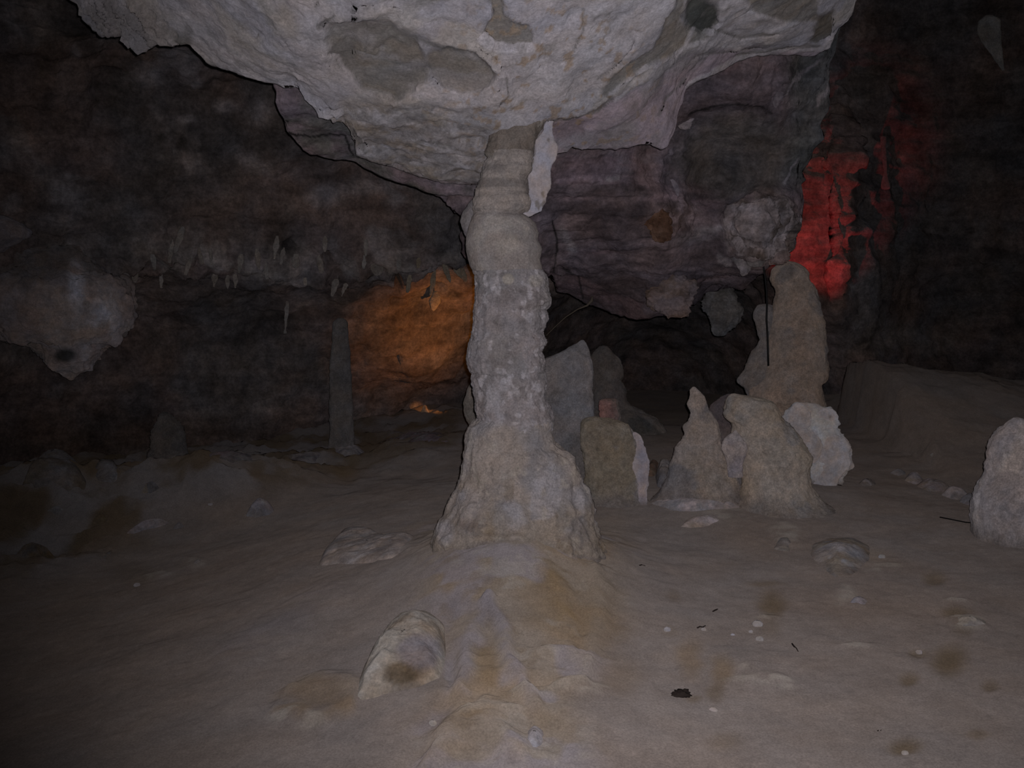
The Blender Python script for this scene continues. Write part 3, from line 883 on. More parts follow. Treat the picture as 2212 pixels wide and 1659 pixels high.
def build_overhang():
    lip = [(820, 250), (900, 372), (935, 410), (975, 440), (998, 470), (1015, 545), (1060, 580), (1110, 592), (1190, 600), (1205, 630), (1260, 646), (1330, 668), (1400, 676), (1440, 680), (1480, 676),
           (1500, 652), (1530, 634), (1600, 624), (1645, 606), (1662, 575), (1695, 560), (1718, 545), (1727, 500), (1730, 440), (1745, 395), (1770, 330), (1785, 250), (1800, 160), (1812, 100), (1838, 0), (1860, -160)]
    ctrl = [(820, 250, 6.0), (900, 372, 6.1), (998, 470, 6.2), (1015, 545, 6.4), (1110, 592, 6.8), (1190, 600, 7.2), (1330, 668, 7.6), (1440, 680, 7.3), (1530, 634, 7.6), (1645, 606, 7.2),
            (1718, 545, 6.9), (1727, 440, 6.8), (1770, 330, 6.7), (1800, 160, 6.4), (1838, 0, 6.2), (1250, 420, 6.3), (1250, 520, 6.7), (1400, 420, 6.4), (1450, 520, 6.7), (1400, 600, 7.0),
            (1550, 300, 6.6), (1550, 400, 6.9), (1640, 480, 6.5), (1600, 560, 6.9), (1300, 340, 6.1), (1600, 200, 6.1), (1700, 150, 6.1), (1600, 0, 5.9), (1000, 300, 5.8), (1300, 200, 5.9), (1000, -160, 5.6), (1600, -160, 5.6), (1860, -160, 6.0)]

    def disp(V, PX, PY):
        w = 26 * fbm(V, 5, 3, 299)
        PX = PX + w; PY = PY + w
        cl = sstep(1.0, 0.4, np.hypot((PX - 1650) / 100, (PY - 490) / 85)) + 0.7 * sstep(1.0, 0.3, np.hypot((PX - 1440) / 90, (PY - 470) / 60))
        sm = sstep(1.0, 0.5, np.hypot((PX - 1590) / 150, (PY - 340) / 130))
        d = 0.07 * fbm(V, 1.8, 5, 301, 0.55) + 0.045 * ridged(V, 4.0, 4, 303) + 0.05 * fbm(V, 2.2, 4, 305, stretch=(0.7, 0.7, 5))
        return d * (1 - 0.6 * sm) + cl * (0.02 + 0.05 * ridged(V, 7, 4, 307, 0.6) + 0.045 * ridged(V, 16, 3, 309))

    def col(V, N, PX, PY):
        c = mix(PURP, PURP * 0.6, sstep(-0.3, 0.3, fbm(V, 2.4, 4, 311, stretch=(1, 1, 3))))
        c = mix(c, np.array([0.26, 0.19, 0.21]), sstep(0.12, 0.4, fbm(V, 4, 4, 313, stretch=(.6, .6, 3))) * 0.8)
        sm = sstep(1.05, 0.6, np.hypot((PX - 1600) / 170, (PY - 340) / 110))
        c = mix(c, np.array([0.165, 0.155, 0.15]), sm * 0.85)
        c = mix(c, np.array([0.14, 0.15, 0.15]), sstep(1680, 1740, PX) * sstep(430, 380, PY) * 0.8)
        w = 30 * fbm(V, 5, 3, 317)
        cl = sstep(1.1, 0.5, np.hypot((PX + w - 1648) / 95, (PY + w - 492) / 80))
        cc = mix(np.array([0.52, 0.45, 0.45]), np.array([0.20, 0.16, 0.14]), sstep(-0.2, 0.25, fbm(V, 8, 4, 315, 0.65)))
        c = mix(c, cc, cl * 0.9)
        c2 = sstep(1.1, 0.4, np.hypot((PX + w - 1450) / 80, (PY + w - 470) / 46))
        c = mix(c, cc * np.array([1.0, 0.9, 0.95]), c2 * 0.75)
        c3 = sstep(1.1, 0.5, np.hypot((PX - 1510) / 70, (PY - 505 + 0.15 * (PX - 1510)) / 22))
        c = mix(c, np.array([0.38, 0.34, 0.37]), c3 * 0.55)
        c = mix(c, np.array([0.27, 0.22, 0.24]), sstep(1.1, 0.4, np.hypot((PX - 1225) / 60, (PY - 520) / 50)) * 0.6)
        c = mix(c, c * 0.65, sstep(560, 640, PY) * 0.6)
        st = fbm(V, 1.0, 4, 319, stretch=(2.0, 2.0, 16))
        zone = sstep(1180, 1200, PX) * sstep(1500, 1440, PX) * sstep(350, 380, PY) * sstep(450, 430, PY)
        c = mix(c, np.array([0.40, 0.31, 0.35]), zone * sstep(0.05, 0.35, st) * 0.7)
        c = mix(c, np.array([0.13, 0.10, 0.11]), zone * sstep(-0.05, -0.35, st) * 0.7)
        w2 = 8 * fbm(V, 9, 3, 321)
        for pl, wd in (([(1695, 392), (1712, 372), (1726, 352)], 5), ([(1765, 225), (1778, 208), (1792, 188)], 4), ([(1308, 381), (1334, 384)], 6), ([(1500, 508), (1540, 492), (1605, 488)], 7), ([(1560, 548), (1580, 560)], 8), ([(1780, 130), (1740, 160), (1690, 215)], 4), ([(1215, 500), (1235, 540)], 12), ([(1590, 455), (1640, 470), (1650, 520)], 8), ([(1716, 470), (1722, 530)], 6)):
            c = mix(c, np.array([0.44, 0.40, 0.43]), sstep(1.3, 0.3, line_dist(PX + w2, PY + w2, pl) / wd) * 0.75)
        for pl in ([(1488, 252), (1540, 230), (1600, 226), (1650, 236), (1668, 248)], [(1690, 500), (1724, 494)], [(1190, 470), (1205, 520), (1196, 590)], [(1215, 580), (1250, 600), (1262, 640)]):
            c = mix(c, np.array([0.03, 0.03, 0.03]), sstep(3.2, 1.0, line_dist(PX + 0.5 * w2, PY + 0.5 * w2, pl)) * 0.85)
        return c
    global OVER_D
    OVER_D = RBF(ctrl, 1e-3)
    o = hanging_sheet('rock_overhang', lip, ctrl, -200, col, M_OVER, 420, 230, disp)
    tag(o, 'dark purplish layered rock overhang hanging behind the column', 'rock overhang')


def build_shelf():
    lip = [(560, 60), (588, 176), (598, 205), (604, 240), (610, 280), (632, 300), (650, 322), (690, 336), (735, 340), (765, 346), (800, 362), (850, 386), (915, 409), (935, 412), (980, 416), (1040, 420), (1100, 400)]
    ctrl = [(560, 60, 4.9), (588, 176, 5.0), (606, 250, 5.1), (650, 322, 5.4), (765, 340, 5.6), (915, 409, 5.7), (1040, 420, 5.7), (700, 200, 5.0), (900, 250, 5.2), (700, 0, 4.9), (1000, 0, 4.9), (1100, 400, 5.7)]

    def disp(V, PX, PY):
        return 0.022 * fbm(V, 4, 5, 331) + 0.02 * ridged(V, 5, 3, 333) + 0.03 * fbm(V, 3, 3, 335, stretch=(1, 1, 5))

    def col(V, N, PX, PY):
        c = mix(PURP * 1.15, GGREY * 0.85, sstep(-0.25, 0.25, fbm(V, 5, 4, 337)))
        c = mix(c, np.array([0.34, 0.29, 0.30]), sstep(0.2, 0.4, fbm(V, 6, 3, 339)) * 0.6)
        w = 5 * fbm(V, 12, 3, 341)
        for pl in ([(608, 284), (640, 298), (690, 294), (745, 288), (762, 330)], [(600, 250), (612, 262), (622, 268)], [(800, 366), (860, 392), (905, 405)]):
            c = mix(c, np.array([0.02, 0.02, 0.02]), sstep(3.2, 1.2, line_dist(PX + w, PY + w, pl)) * 0.9)  # shadow in the cracks put into the colour as near-black lines
        return c
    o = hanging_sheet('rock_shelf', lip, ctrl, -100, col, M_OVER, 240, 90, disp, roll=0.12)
    tag(o, 'thin brownish rock shelf just under the left ceiling edge', 'rock shelf')


# ------------------------------------------------------------------ COLUMN
def build_column():
    D = 4.62
    root = empty('cave_column')
    tag(root, 'tall knobbly calcite column joining floor and ceiling in the centre', 'column')
    ctan = tint(GREY * 1.02, np.array([0.42, 0.375, 0.345]), 4, 5, CREAM, 16, 0.28)
    base = [(905, 1030, 1192), (915, 1018, 1194), (922, 1010, 1193), (940, 1007, 1190), (961, 1006, 1200), (967, 1005, 1212), (976, 1005, 1226), (996, 1004, 1237), (1019, 1003, 1246), (1036, 998, 1251), (1059, 990, 1257),
            (1075, 980, 1266), (1088, 971, 1274), (1106, 964, 1276), (1122, 957, 1281), (1140, 948, 1288), (1152, 942, 1290), (1164, 936, 1291), (1198, 933, 1304), (1227, 936, 1318), (1250, 943, 1326), (1268, 944, 1330), (1300, 930, 1340), (1350, 900, 1362)]

    def cbase(V, N):
        px, py, _ = project(V)
        c = mix(GREY * 1.05, np.array([0.46, 0.40, 0.36]), sstep(-0.3, 0.3, fbm(V, 4.5, 4, 401)))
        lo = sstep(1040, 1180, py + 60 * fbm(V, 4, 3, 403))
        c = mix(c, TAN * 1.05, lo * 0.8)
        c = mix(c, OCHRE * 1.3, lo * sstep(0.1, 0.45, fbm(V, 4.0, 4, 405)) * 0.7)
        c = mix(c, BROWN * 1.1, sstep(0.3, 0.5, fbm(V, 13, 3, 407)) * 0.4 * sstep(1000, 1060, py))
        c = mix(c, PALE, sstep(0.22, 0.42, fbm(V, 8, 3, 409)) * 0.55 * sstep(1200, 1100, py))
        w = 16 * fbm(V, 7, 3, 425)
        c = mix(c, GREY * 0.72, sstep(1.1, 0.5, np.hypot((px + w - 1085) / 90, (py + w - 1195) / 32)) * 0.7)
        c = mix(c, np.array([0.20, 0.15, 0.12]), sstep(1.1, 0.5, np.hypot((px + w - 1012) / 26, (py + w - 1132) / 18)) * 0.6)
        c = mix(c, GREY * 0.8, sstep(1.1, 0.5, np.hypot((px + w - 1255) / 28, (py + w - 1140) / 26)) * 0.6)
        c = mix(c, np.array([0.26, 0.235, 0.235]), sstep(0.2, 0.5, fbm(V, 16, 4, 427, 0.65)) * 0.5)
        c = mix(c, CREAM * 1.1, sstep(0.28, 0.5, fbm(V, 22, 3, 429)) * 0.5)
        wh = sstep(1.1, 0.4, np.hypot((px - 962) / 22, (py - 1150) / 34)) + sstep(1.1, 0.3, np.hypot((px - 1010) / 50, (py - 1090) / 50)) * 0.6
        c = mix(c, PALE, np.clip(wh, 0, 1) * 0.7)
        return c
    def ledges(V):
        px, py, _ = project(V)
        front = V[..., 1] < COLY
        w = 14 * fbm(V, 7, 3, 421)
        m = sstep(985, 1010, px) * sstep(1165, 1120, px)
        d = 0.030 * m * sstep(1050, 1130, py + w) * sstep(1166, 1154, py + w)
        d = d + 0.020 * sstep(925, 985, px) * sstep(1010, 960, px) * sstep(1100, 1140, py) * sstep(1190, 1170, py + w)
        d = d + 0.024 * np.exp(-((px + w - 1262) / 16) ** 2) * sstep(1030, 1060, py) * sstep(1125, 1112, py + w)
        d = d + 0.018 * np.exp(-((px + w - 1115) / 14) ** 2) * sstep(1090, 1110, py) * sstep(1140, 1128, py + w)
        d = d + 0.016 * np.exp(-((px + w - 1225) / 12) ** 2) * sstep(970, 1000, py)
        d = d + 0.010 * ridged(V, 9, 4, 423, stretch=(1.6, 1.6, 0.6))
        return d * front
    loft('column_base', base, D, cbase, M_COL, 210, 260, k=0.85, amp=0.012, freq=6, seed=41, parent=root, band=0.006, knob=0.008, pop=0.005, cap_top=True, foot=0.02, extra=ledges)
    shaft = [(584, 1022, 1172), (592, 1027, 1176), (602, 1028, 1180), (631, 1028, 1183), (646, 1028, 1191), (656, 1028, 1189), (668, 1026, 1177), (681, 1024, 1180), (693, 1025, 1182), (717, 1022, 1170), (727, 1021, 1175),
             (739, 1016, 1180), (746, 1013, 1176), (759, 1011, 1168), (776, 1010, 1175), (792, 1013, 1175), (801, 1017, 1175), (804, 1023, 1175), (815, 1021, 1177), (825, 1024, 1179), (837, 1027, 1177), (854, 1027, 1174), (869, 1028, 1180), (886, 1028, 1187), (905, 1036, 1192), (930, 1040, 1190)]

    def cshaft(V, N):
        c = mix(GREY * 0.98, GREY * np.array([1.18, 1.13, 1.13]), sstep(-0.3, 0.3, fbm(V, 6, 4, 411)))
        c = mix(c, PALE * 0.95, sstep(0.2, 0.4, fbm(V, 13, 3, 413)) * 0.55)
        c = mix(c, np.array([0.27, 0.24, 0.24]), sstep(0.2, 0.45, fbm(V, 11, 4, 415)) * 0.55)
        c = mix(c, PALE * 1.15, sstep(0.25, 0.45, fbm(V, 34, 2, 417)) * 0.6)
        c = mix(c, np.array([0.22, 0.20, 0.20]), sstep(0.28, 0.5, fbm(V, 28, 2, 418)) * 0.5)
        px, py, _ = project(V)
        c = mix(c, CREAM * 1.05, sstep(1.1, 0.7, np.hypot((px - 1098) / 14, (py - 603) / 13)) * 0.9)
        c = mix(c, CREAM, sstep(1.1, 0.5, np.hypot((px - 1158) / 20, (py - 606) / 16)) * 0.6)
        return c
    loft('column_shaft', shaft, D, cshaft, M_COL, 240, 200, k=0.95, amp=0.006, freq=11, seed=43, parent=root, smooth=0, knob=0.004, pop=0.009, cap_top=True)
    block = [(455, 1026, 1124), (462, 1023, 1128), (467, 1020, 1138), (482, 1016, 1155), (504, 1010, 1163), (516, 1007, 1160), (526, 1006, 1166), (538, 1007, 1171), (550, 1009, 1168), (558, 1011, 1166), (575, 1016, 1170), (586, 1022, 1172), (596, 1030, 1168)]
    loft('column_block', block, D + 0.005, tint(np.array([0.36, 0.325, 0.315]), np.array([0.40, 0.36, 0.34]), 5, 45, np.array([.46, .42, .39]), 9, 0.25), M_COL, 80, 110, k=0.95, amp=0.004, freq=8, seed=45, parent=root, smooth=0, pop=0.002, cap_top=True, cap_bot=True)
    def neckc(V, N):
        b = fbm(V, 1.0, 4, 50, stretch=(3.5, 3.5, 26))
        c = mix(np.array([0.30, 0.272, 0.258]), np.array([0.47, 0.42, 0.39]), sstep(-0.3, 0.3, b))
        return mix(c, np.array([.26, .235, .225]), sstep(0.2, 0.5, fbm(V, 16, 3, 53)) * 0.5)
    neck = [(328, 1054, 1148), (340, 1052, 1148), (350, 1047, 1147), (365, 1042, 1146), (387, 1035, 1143), (400, 1033, 1141), (409, 1032, 1139), (418, 1029, 1138), (431, 1026, 1142), (440, 1026, 1144), (450, 1024, 1142), (462, 1024, 1128), (472, 1026, 1122)]
    loft('column_neck', neck, D + 0.01, neckc, M_COL, 120, 130, k=0.95, amp=0.005, freq=9, seed=47, parent=root, band=0.016, smooth=0, pop=0.006, cap_top=True)
    cap = [(225, 1085, 1160), (250, 1072, 1172), (268, 1068, 1172), (290, 1062, 1160), (310, 1058, 1155), (330, 1050, 1151), (338, 1051, 1150), (352, 1058, 1144)]
    loft('column_cap', cap, D + 0.015, tint(np.array([0.22, 0.19, 0.165]), np.array([0.29, 0.25, 0.22]), 8, 49, np.array([.38, .34, .30]), 14, 0.2), M_COL, 60, 90, k=0.9, amp=0.012, freq=12, seed=49, parent=root, knob=0.01, cap_top=True)
    nub = [(432, 1018, 1060), (440, 1014, 1060), (457, 1000, 1062), (477, 995, 1064), (492, 999, 1062), (505, 1005, 1060), (516, 1012, 1056)]
    loft('side_knob', nub, D + 0.13, tint(GREY * 0.8, LILAC * 0.8, 9, 51), M_COL, 40, 50, amp=0.008, freq=14, seed=51, parent=root, cap_bot=True)


def build_stalactite_white():
    rows = [(262, 1176, 1196), (280, 1174, 1192), (290, 1170, 1195), (304, 1156, 1199), (316, 1156, 1206), (331, 1154, 1205), (348, 1150, 1199), (365, 1147, 1189), (379, 1140, 1188), (394, 1139, 1190), (406, 1135, 1188), (421, 1132, 1182),
            (433, 1132, 1180), (445, 1134, 1173), (455, 1130, 1168), (462, 1128, 1156), (467, 1134, 1146)]
    o = loft('stalactite', rows, 4.70, tint(np.array([0.62, 0.585, 0.63]), np.array([0.55, 0.52, 0.55]), 10, 61, np.array([.36, .32, .30]), 20, 0.3), M_WHITE, 110, 80, k=0.8, amp=0.007, freq=16, seed=61, smooth=0, cap_bot=True)
    tag(o, 'whitish stalactite hugging the right side of the column top', 'stalactite')


# ------------------------------------------------------------------ STALAGMITES
def build_stalagmites():
    tanc = tint(np.array([0.460, 0.391, 0.328]), np.array([0.494, 0.425, 0.374]), 3.5, 71, np.array([0.391, 0.356, 0.345]), 6, 0.2)
    # big one at the back right
    root = empty('tall_stalagmite')
    tag(root, 'tallest reddish tan stalagmite with rounded top, beside the red glow', 'stalagmite')
    rows = [(564, 1692, 1704), (569, 1682, 1726), (576, 1675, 1736), (585, 1669, 1742), (604, 1665, 1748), (620, 1672, 1756), (628, 1677, 1761), (652, 1672, 1768), (683, 1665, 1775), (702, 1662, 1779), (731, 1660, 1780), (750, 1658, 1783), (775, 1655, 1783),
            (800, 1650, 1785), (818, 1640, 1785), (824, 1632, 1778), (828, 1628, 1771), (838, 1622, 1774), (864, 1618, 1780), (889, 1624, 1787), (950, 1620, 1795), (1040, 1600, 1810)]
    loft('stalagmite_shaft', rows, 7.5, tint(np.array([0.494, 0.397, 0.328]), np.array([0.540, 0.443, 0.380]), 3, 73, np.array([0.380, 0.333, 0.310]), 5, 0.22), M_STAL, foot=0.12, nr=150, ns=110, amp=0.014, freq=6, seed=73, pop=0.006, parent=root, band=0.008)
    rows = [(660, 1640, 1668), (668, 1632, 1676), (683, 1628, 1684), (702, 1633, 1690), (731, 1641, 1692), (750, 1635, 1692), (775, 1617, 1690), (800, 1609, 1688), (819, 1594, 1684), (826, 1594, 1682), (838, 1608, 1680), (864, 1620, 1680), (900, 1630, 1680)]
    loft('side_lobe', rows, 7.56, tint(np.array([0.345, 0.316, 0.310]), np.array([0.437, 0.380, 0.345]), 5, 75), M_STAL, foot=0.12, nr=90, ns=80, amp=0.012, freq=9, seed=75, parent=root, knob=0.012)
    # pointed one
    rows = [(836, 1496, 1502), (842, 1490, 1508), (854, 1491, 1521), (863, 1489, 1525), (872, 1485, 1527), (880, 1488, 1529), (886, 1491, 1530), (892, 1494, 1537), (911, 1488, 1548), (918, 1480, 1551), (924, 1476, 1553), (937, 1478, 1556), (952, 1472, 1555), (968, 1460, 1558), (984, 1459, 1567), (1003, 1448, 1590), (1035, 1440, 1600), (1060, 1428, 1606), (1082, 1410, 1618), (1115, 1385, 1630)]
    dp = on_floor(1520, 1090)[1] + 0.15
    o = loft('pointed_stalagmite', rows, dp, tint(np.array([0.468, 0.398, 0.336]), np.array([0.506, 0.442, 0.405]), 4, 77, GREY, 5, 0.1), M_STAL, foot=0.12, nr=130, ns=100, amp=0.012, freq=9, seed=77, pop=0.005, smooth=0, band=0.006)
    tag(o, 'pointed tan stalagmite with narrow knobbed tip, left of the blunt one', 'stalagmite')
    # blunt tan one
    root = empty('blunt_stalagmite')
    tag(root, 'blunt tan stalagmite overhanging to the left, with pale knob', 'stalagmite')
    rows = [(851, 1580, 1592), (856, 1574, 1616), (862, 1572, 1645), (868, 1570, 1666), (878, 1567, 1676), (889, 1565, 1682), (902, 1567, 1687), (908, 1574, 1692), (914, 1581, 1698), (924, 1584, 1709), (940, 1581, 1723), (962, 1590, 1736), (987, 1600, 1750), (1019, 1603, 1746), (1050, 1604, 1752), (1078, 1598, 1772), (1100, 1582, 1800), (1130, 1556, 1840)]
    dt = on_floor(1660, 1112)[1] + 0.2
    loft('stalagmite_shaft', rows, dt, tint(np.array([0.509, 0.434, 0.354]), np.array([0.534, 0.465, 0.404]), 3.5, 79, np.array([0.434, 0.410, 0.397]), 5, 0.2), M_STAL, foot=0.12, nr=130, ns=110, amp=0.014, freq=7, seed=79, pop=0.006, parent=root, smooth=0)
    rows = [(930, 1587, 1591), (938, 1580, 1597), (949, 1564, 1604), (960, 1560, 1612), (970, 1559, 1613), (984, 1566, 1609), (1001, 1571, 1603), (1030, 1574, 1604)]
    loft('pale_knob', rows, dt - 0.12, tint(LILAC * 1.05, np.array([0.552, 0.494, 0.483]), 9, 81), M_STAL, foot=0.12, nr=60, ns=60, k=0.7, amp=0.008, freq=10, seed=81, pop=0.004, parent=root)
    # brown leaning one with white crust
    root = empty('brown_stalagmite')
    tag(root, 'squat olive brown stalagmite with white crust down its right edge', 'stalagmite')
    rows = [(902, 1270, 1298), (905, 1262, 1310), (908, 1259, 1322), (914, 1257, 1342), (920, 1257, 1354), (927, 1257, 1361), (937, 1256, 1369), (956, 1257, 1378), (971, 1258, 1387), (997, 1262, 1391), (1019, 1266, 1386), (1044, 1262, 1382), (1060, 1258, 1382), (1080, 1246, 1394), (1115, 1222, 1420)]
    db = on_floor(1315, 1095)[1] + 0.15
    loft('stalagmite_shaft', rows, db, tint(np.array([0.374, 0.316, 0.241]), np.array([0.414, 0.362, 0.299]), 4, 83, np.array([0.437, 0.414, 0.414]), 5, 0.22), M_STAL, foot=0.12, nr=110, ns=100, k=0.8, amp=0.016, freq=6, seed=83, pop=0.006, parent=root)
    rows = [(934, 1368, 1374), (940, 1367, 1380), (949, 1373, 1386), (965, 1376, 1391), (984, 1374, 1396), (1000, 1366, 1402), (1013, 1367, 1403), (1028, 1373, 1400), (1047, 1380, 1399), (1063, 1378, 1396), (1078, 1382, 1394), (1092, 1384, 1396)]
    loft('white_crust', rows, db - 0.12, tint(np.array([0.575, 0.529, 0.575]), np.array([0.667, 0.609, 0.621]), 12, 85), M_WHITE, foot=0.05, nr=90, ns=50, k=0.8, amp=0.012, freq=11, seed=85, pop=0.005, parent=root, smooth=0)
    # grey slanting one beside column
    rows = [(735, 1255, 1261), (742, 1246, 1266), (750, 1232, 1269), (763, 1206, 1273), (775, 1180, 1278), (797, 1165, 1280), (845, 1163, 1281), (902, 1163, 1281), (950, 1163, 1268), (1000, 1165, 1266), (1060, 1165, 1275), (1100, 1160, 1280)]
    o = loft('slanting_stalagmite', rows, on_floor(1225, 1070)[1], tint(np.array([0.328, 0.316, 0.328]), np.array([0.380, 0.356, 0.362]), 5, 87, np.array([0.276, 0.265, 0.270]), 5, 0.15), M_STAL, foot=0.12, nr=110, ns=90, k=0.6, amp=0.010, freq=10, seed=87, pop=0.004, smooth=0)
    tag(o, 'grey stalagmite with slanting top touching the column on its right', 'stalagmite')
    # dark one behind
    rows = [(748, 1295, 1312), (755, 1288, 1318), (764, 1280, 1326), (775, 1277, 1337), (797, 1275, 1345), (813, 1275, 1347), (823, 1276, 1341), (845, 1275, 1353), (864, 1275, 1352), (878, 1275, 1362), (888, 1276, 1382), (902, 1280, 1420), (930, 1276, 1440)]
    d9 = 8.6
    o = loft('shadowed_stalagmite', rows, d9, tint(np.array([0.230, 0.207, 0.196]), np.array([0.310, 0.276, 0.253]), 4, 89, np.array([0.149, 0.144, 0.138]), 5, 0.15), M_STAL, foot=0.12, nr=100, ns=90, amp=0.02, freq=6, seed=89)
    tag(o, 'dark stalagmite behind the slanting grey one', 'stalagmite')
    rows = [(864, 1300, 1328), (868, 1296, 1333), (878, 1293, 1335), (888, 1297, 1334), (896, 1295, 1338), (906, 1299, 1336), (920, 1303, 1338), (950, 1303, 1342)]
    o = loft('red_lit_stalagmite', rows, 7.6, tint(np.array([0.46, 0.40, 0.37]), np.array([0.34, 0.29, 0.27]), 10, 91), M_STAL, foot=0.12, nr=60, ns=60, amp=0.016, freq=9, seed=91, smooth=0, pop=0.006)
    tag(o, 'small reddish stub of stalagmite behind the olive brown one', 'stalagmite')
    # purple grey one in the gap
    rows = [(852, 1570, 1584), (860, 1556, 1600), (876, 1534, 1610), (892, 1530, 1615), (935, 1536, 1620), (1010, 1530, 1630)]
    o = loft('low_stalagmite', rows, 6.9, tint(np.array([0.230, 0.190, 0.196]), np.array([0.287, 0.241, 0.236]), 4, 93), M_STAL, foot=0.12, nr=70, ns=70, amp=0.014, freq=8, seed=93)
    tag(o, 'dull purplish stalagmite in the gap between pointed and blunt ones', 'stalagmite')
    # white lump
    rows = [(871, 1738, 1752), (875, 1722, 1770), (884, 1712, 1788), (892, 1702, 1799), (908, 1701, 1806), (915, 1706, 1806), (921, 1712, 1803), (933, 1722, 1812), (949, 1730, 1831), (959, 1735, 1837), (981, 1740, 1834), (1003, 1738, 1836), (1016, 1734, 1824), (1030, 1730, 1812), (1060, 1724, 1810)]
    dw = on_floor(1775, 1046)[1] + 0.1
    root = empty('white_flowstone')
    loft('flowstone_body', rows, dw, tint(np.array([0.780, 0.773, 0.780]), np.array([0.662, 0.607, 0.593]), 6, 95, np.array([0.780, 0.780, 0.780]), 7, 0.2), M_WHITE, foot=0.05, nr=110, ns=100, k=0.7, amp=0.034, freq=5.5, seed=95, smooth=0, parent=root, knob=0.02, pop=0.006, extra=lambda V: 0.035 * ridged(V, 4.5, 3, 431, stretch=(1, 1, 0.6)))
    wc = tint(np.array([0.80, 0.76, 0.77]), np.array([0.68, 0.63, 0.62]), 7, 441, np.array([.50, .46, .45]), 9, 0.25)
    for nm, rw, dd, sd in (('flowstone_knob', [(884, 1778, 1792), (890, 1770, 1802), (900, 1768, 1808), (912, 1772, 1808), (920, 1780, 1802), (926, 1786, 1796)], dw - 0.10, 443),
                           ('flowstone_fold', [(926, 1728, 1744), (936, 1722, 1760), (950, 1724, 1772), (964, 1730, 1775), (978, 1742, 1772), (992, 1750, 1764), (1000, 1752, 1760)], dw - 0.17, 445),
                           ('flowstone_lobe', [(940, 1792, 1806), (952, 1780, 1828), (964, 1774, 1837), (984, 1770, 1833), (1004, 1768, 1837), (1018, 1764, 1824), (1032, 1758, 1812), (1050, 1756, 1806)], dw - 0.10, 447),
                           ('flowstone_crest', [(872, 1720, 1728), (880, 1712, 1742), (892, 1702, 1750), (908, 1701, 1752), (920, 1712, 1748), (930, 1722, 1740)], dw - 0.12, 449)):
        loft(nm, rw, dd, wc, M_WHITE, nr=50, ns=56, k=0.5, amp=0.014, freq=9, seed=sd, smooth=0, parent=root, pop=0.004, cap_bot=True)
    tag(root, 'lumpy whitish flowstone mound right of the blunt tan stalagmite', 'flowstone')
    # right frame edge
    rows = [(903, 2190, 2204), (915, 2175, 2230), (930, 2163, 2260), (945, 2152, 2285), (970, 2145, 2305), (1010, 2137, 2320), (1040, 2130, 2330), (1060, 2118, 2332), (1090, 2112, 2340), (1130, 2110, 2350), (1175, 2112, 2360), (1230, 2108, 2375)]
    dr = on_floor(2200, 1185)[1] + 0.22
    o = loft('broad_stalagmite', rows, dr, tint(np.array([0.510, 0.469, 0.476]), np.array([0.607, 0.552, 0.552]), 4, 97, np.array([0.690, 0.635, 0.620]), 6, 0.2), M_STAL, foot=0.12, nr=110, ns=110, amp=0.020, freq=5, seed=97, pop=0.006, band=0.008)
    tag(o, 'broad pale stalagmite cut off by the right edge of the picture', 'stalagmite')
    # sliver behind column
    rows = [(826, 1018, 1050), (838, 1011, 1060), (850, 1007, 1066), (870, 1001, 1070), (886, 1001, 1072), (900, 1006, 1072), (914, 1014, 1072), (960, 1018, 1075), (1040, 1020, 1080)]
    o = loft('hidden_stalagmite', rows, 6.4, tint(np.array([0.287, 0.259, 0.230]), np.array([0.345, 0.305, 0.276]), 6, 99), M_STAL, foot=0.12, nr=80, ns=70, amp=0.010, freq=9, seed=99)
    tag(o, 'dull stalagmite peeping out behind the left side of the column', 'stalagmite')
    # faint ones on the left
    rows = [(688, 727, 742), (696, 720, 750), (740, 717, 754), (790, 713, 758), (830, 712, 760), (880, 712, 761), (930, 712, 763), (980, 710, 766)]
    o = loft('thin_stalagmite', rows, 8.7, tint(np.array([0.218, 0.207, 0.207]), np.array([0.265, 0.247, 0.241]), 5, 101), M_STAL, foot=0.12, nr=100, ns=60, amp=0.014, freq=7, seed=101)
    tag(o, 'thin faint grey stalagmite standing left of the orange glow', 'stalagmite')
    rows = [(890, 350, 364), (900, 342, 376), (925, 334, 386), (950, 328, 394), (1000, 322, 402)]
    o = loft('stumpy_stalagmite', rows, 7.9, tint(np.array([0.15, 0.14, 0.135]), np.array([0.22, 0.20, 0.19]), 5, 103), M_STAL, foot=0.2, nr=70, ns=60, amp=0.035, freq=6, seed=103, pop=0.012)
    tag(o, 'faint stumpy stalagmite at the foot of the far left wall', 'stalagmite')


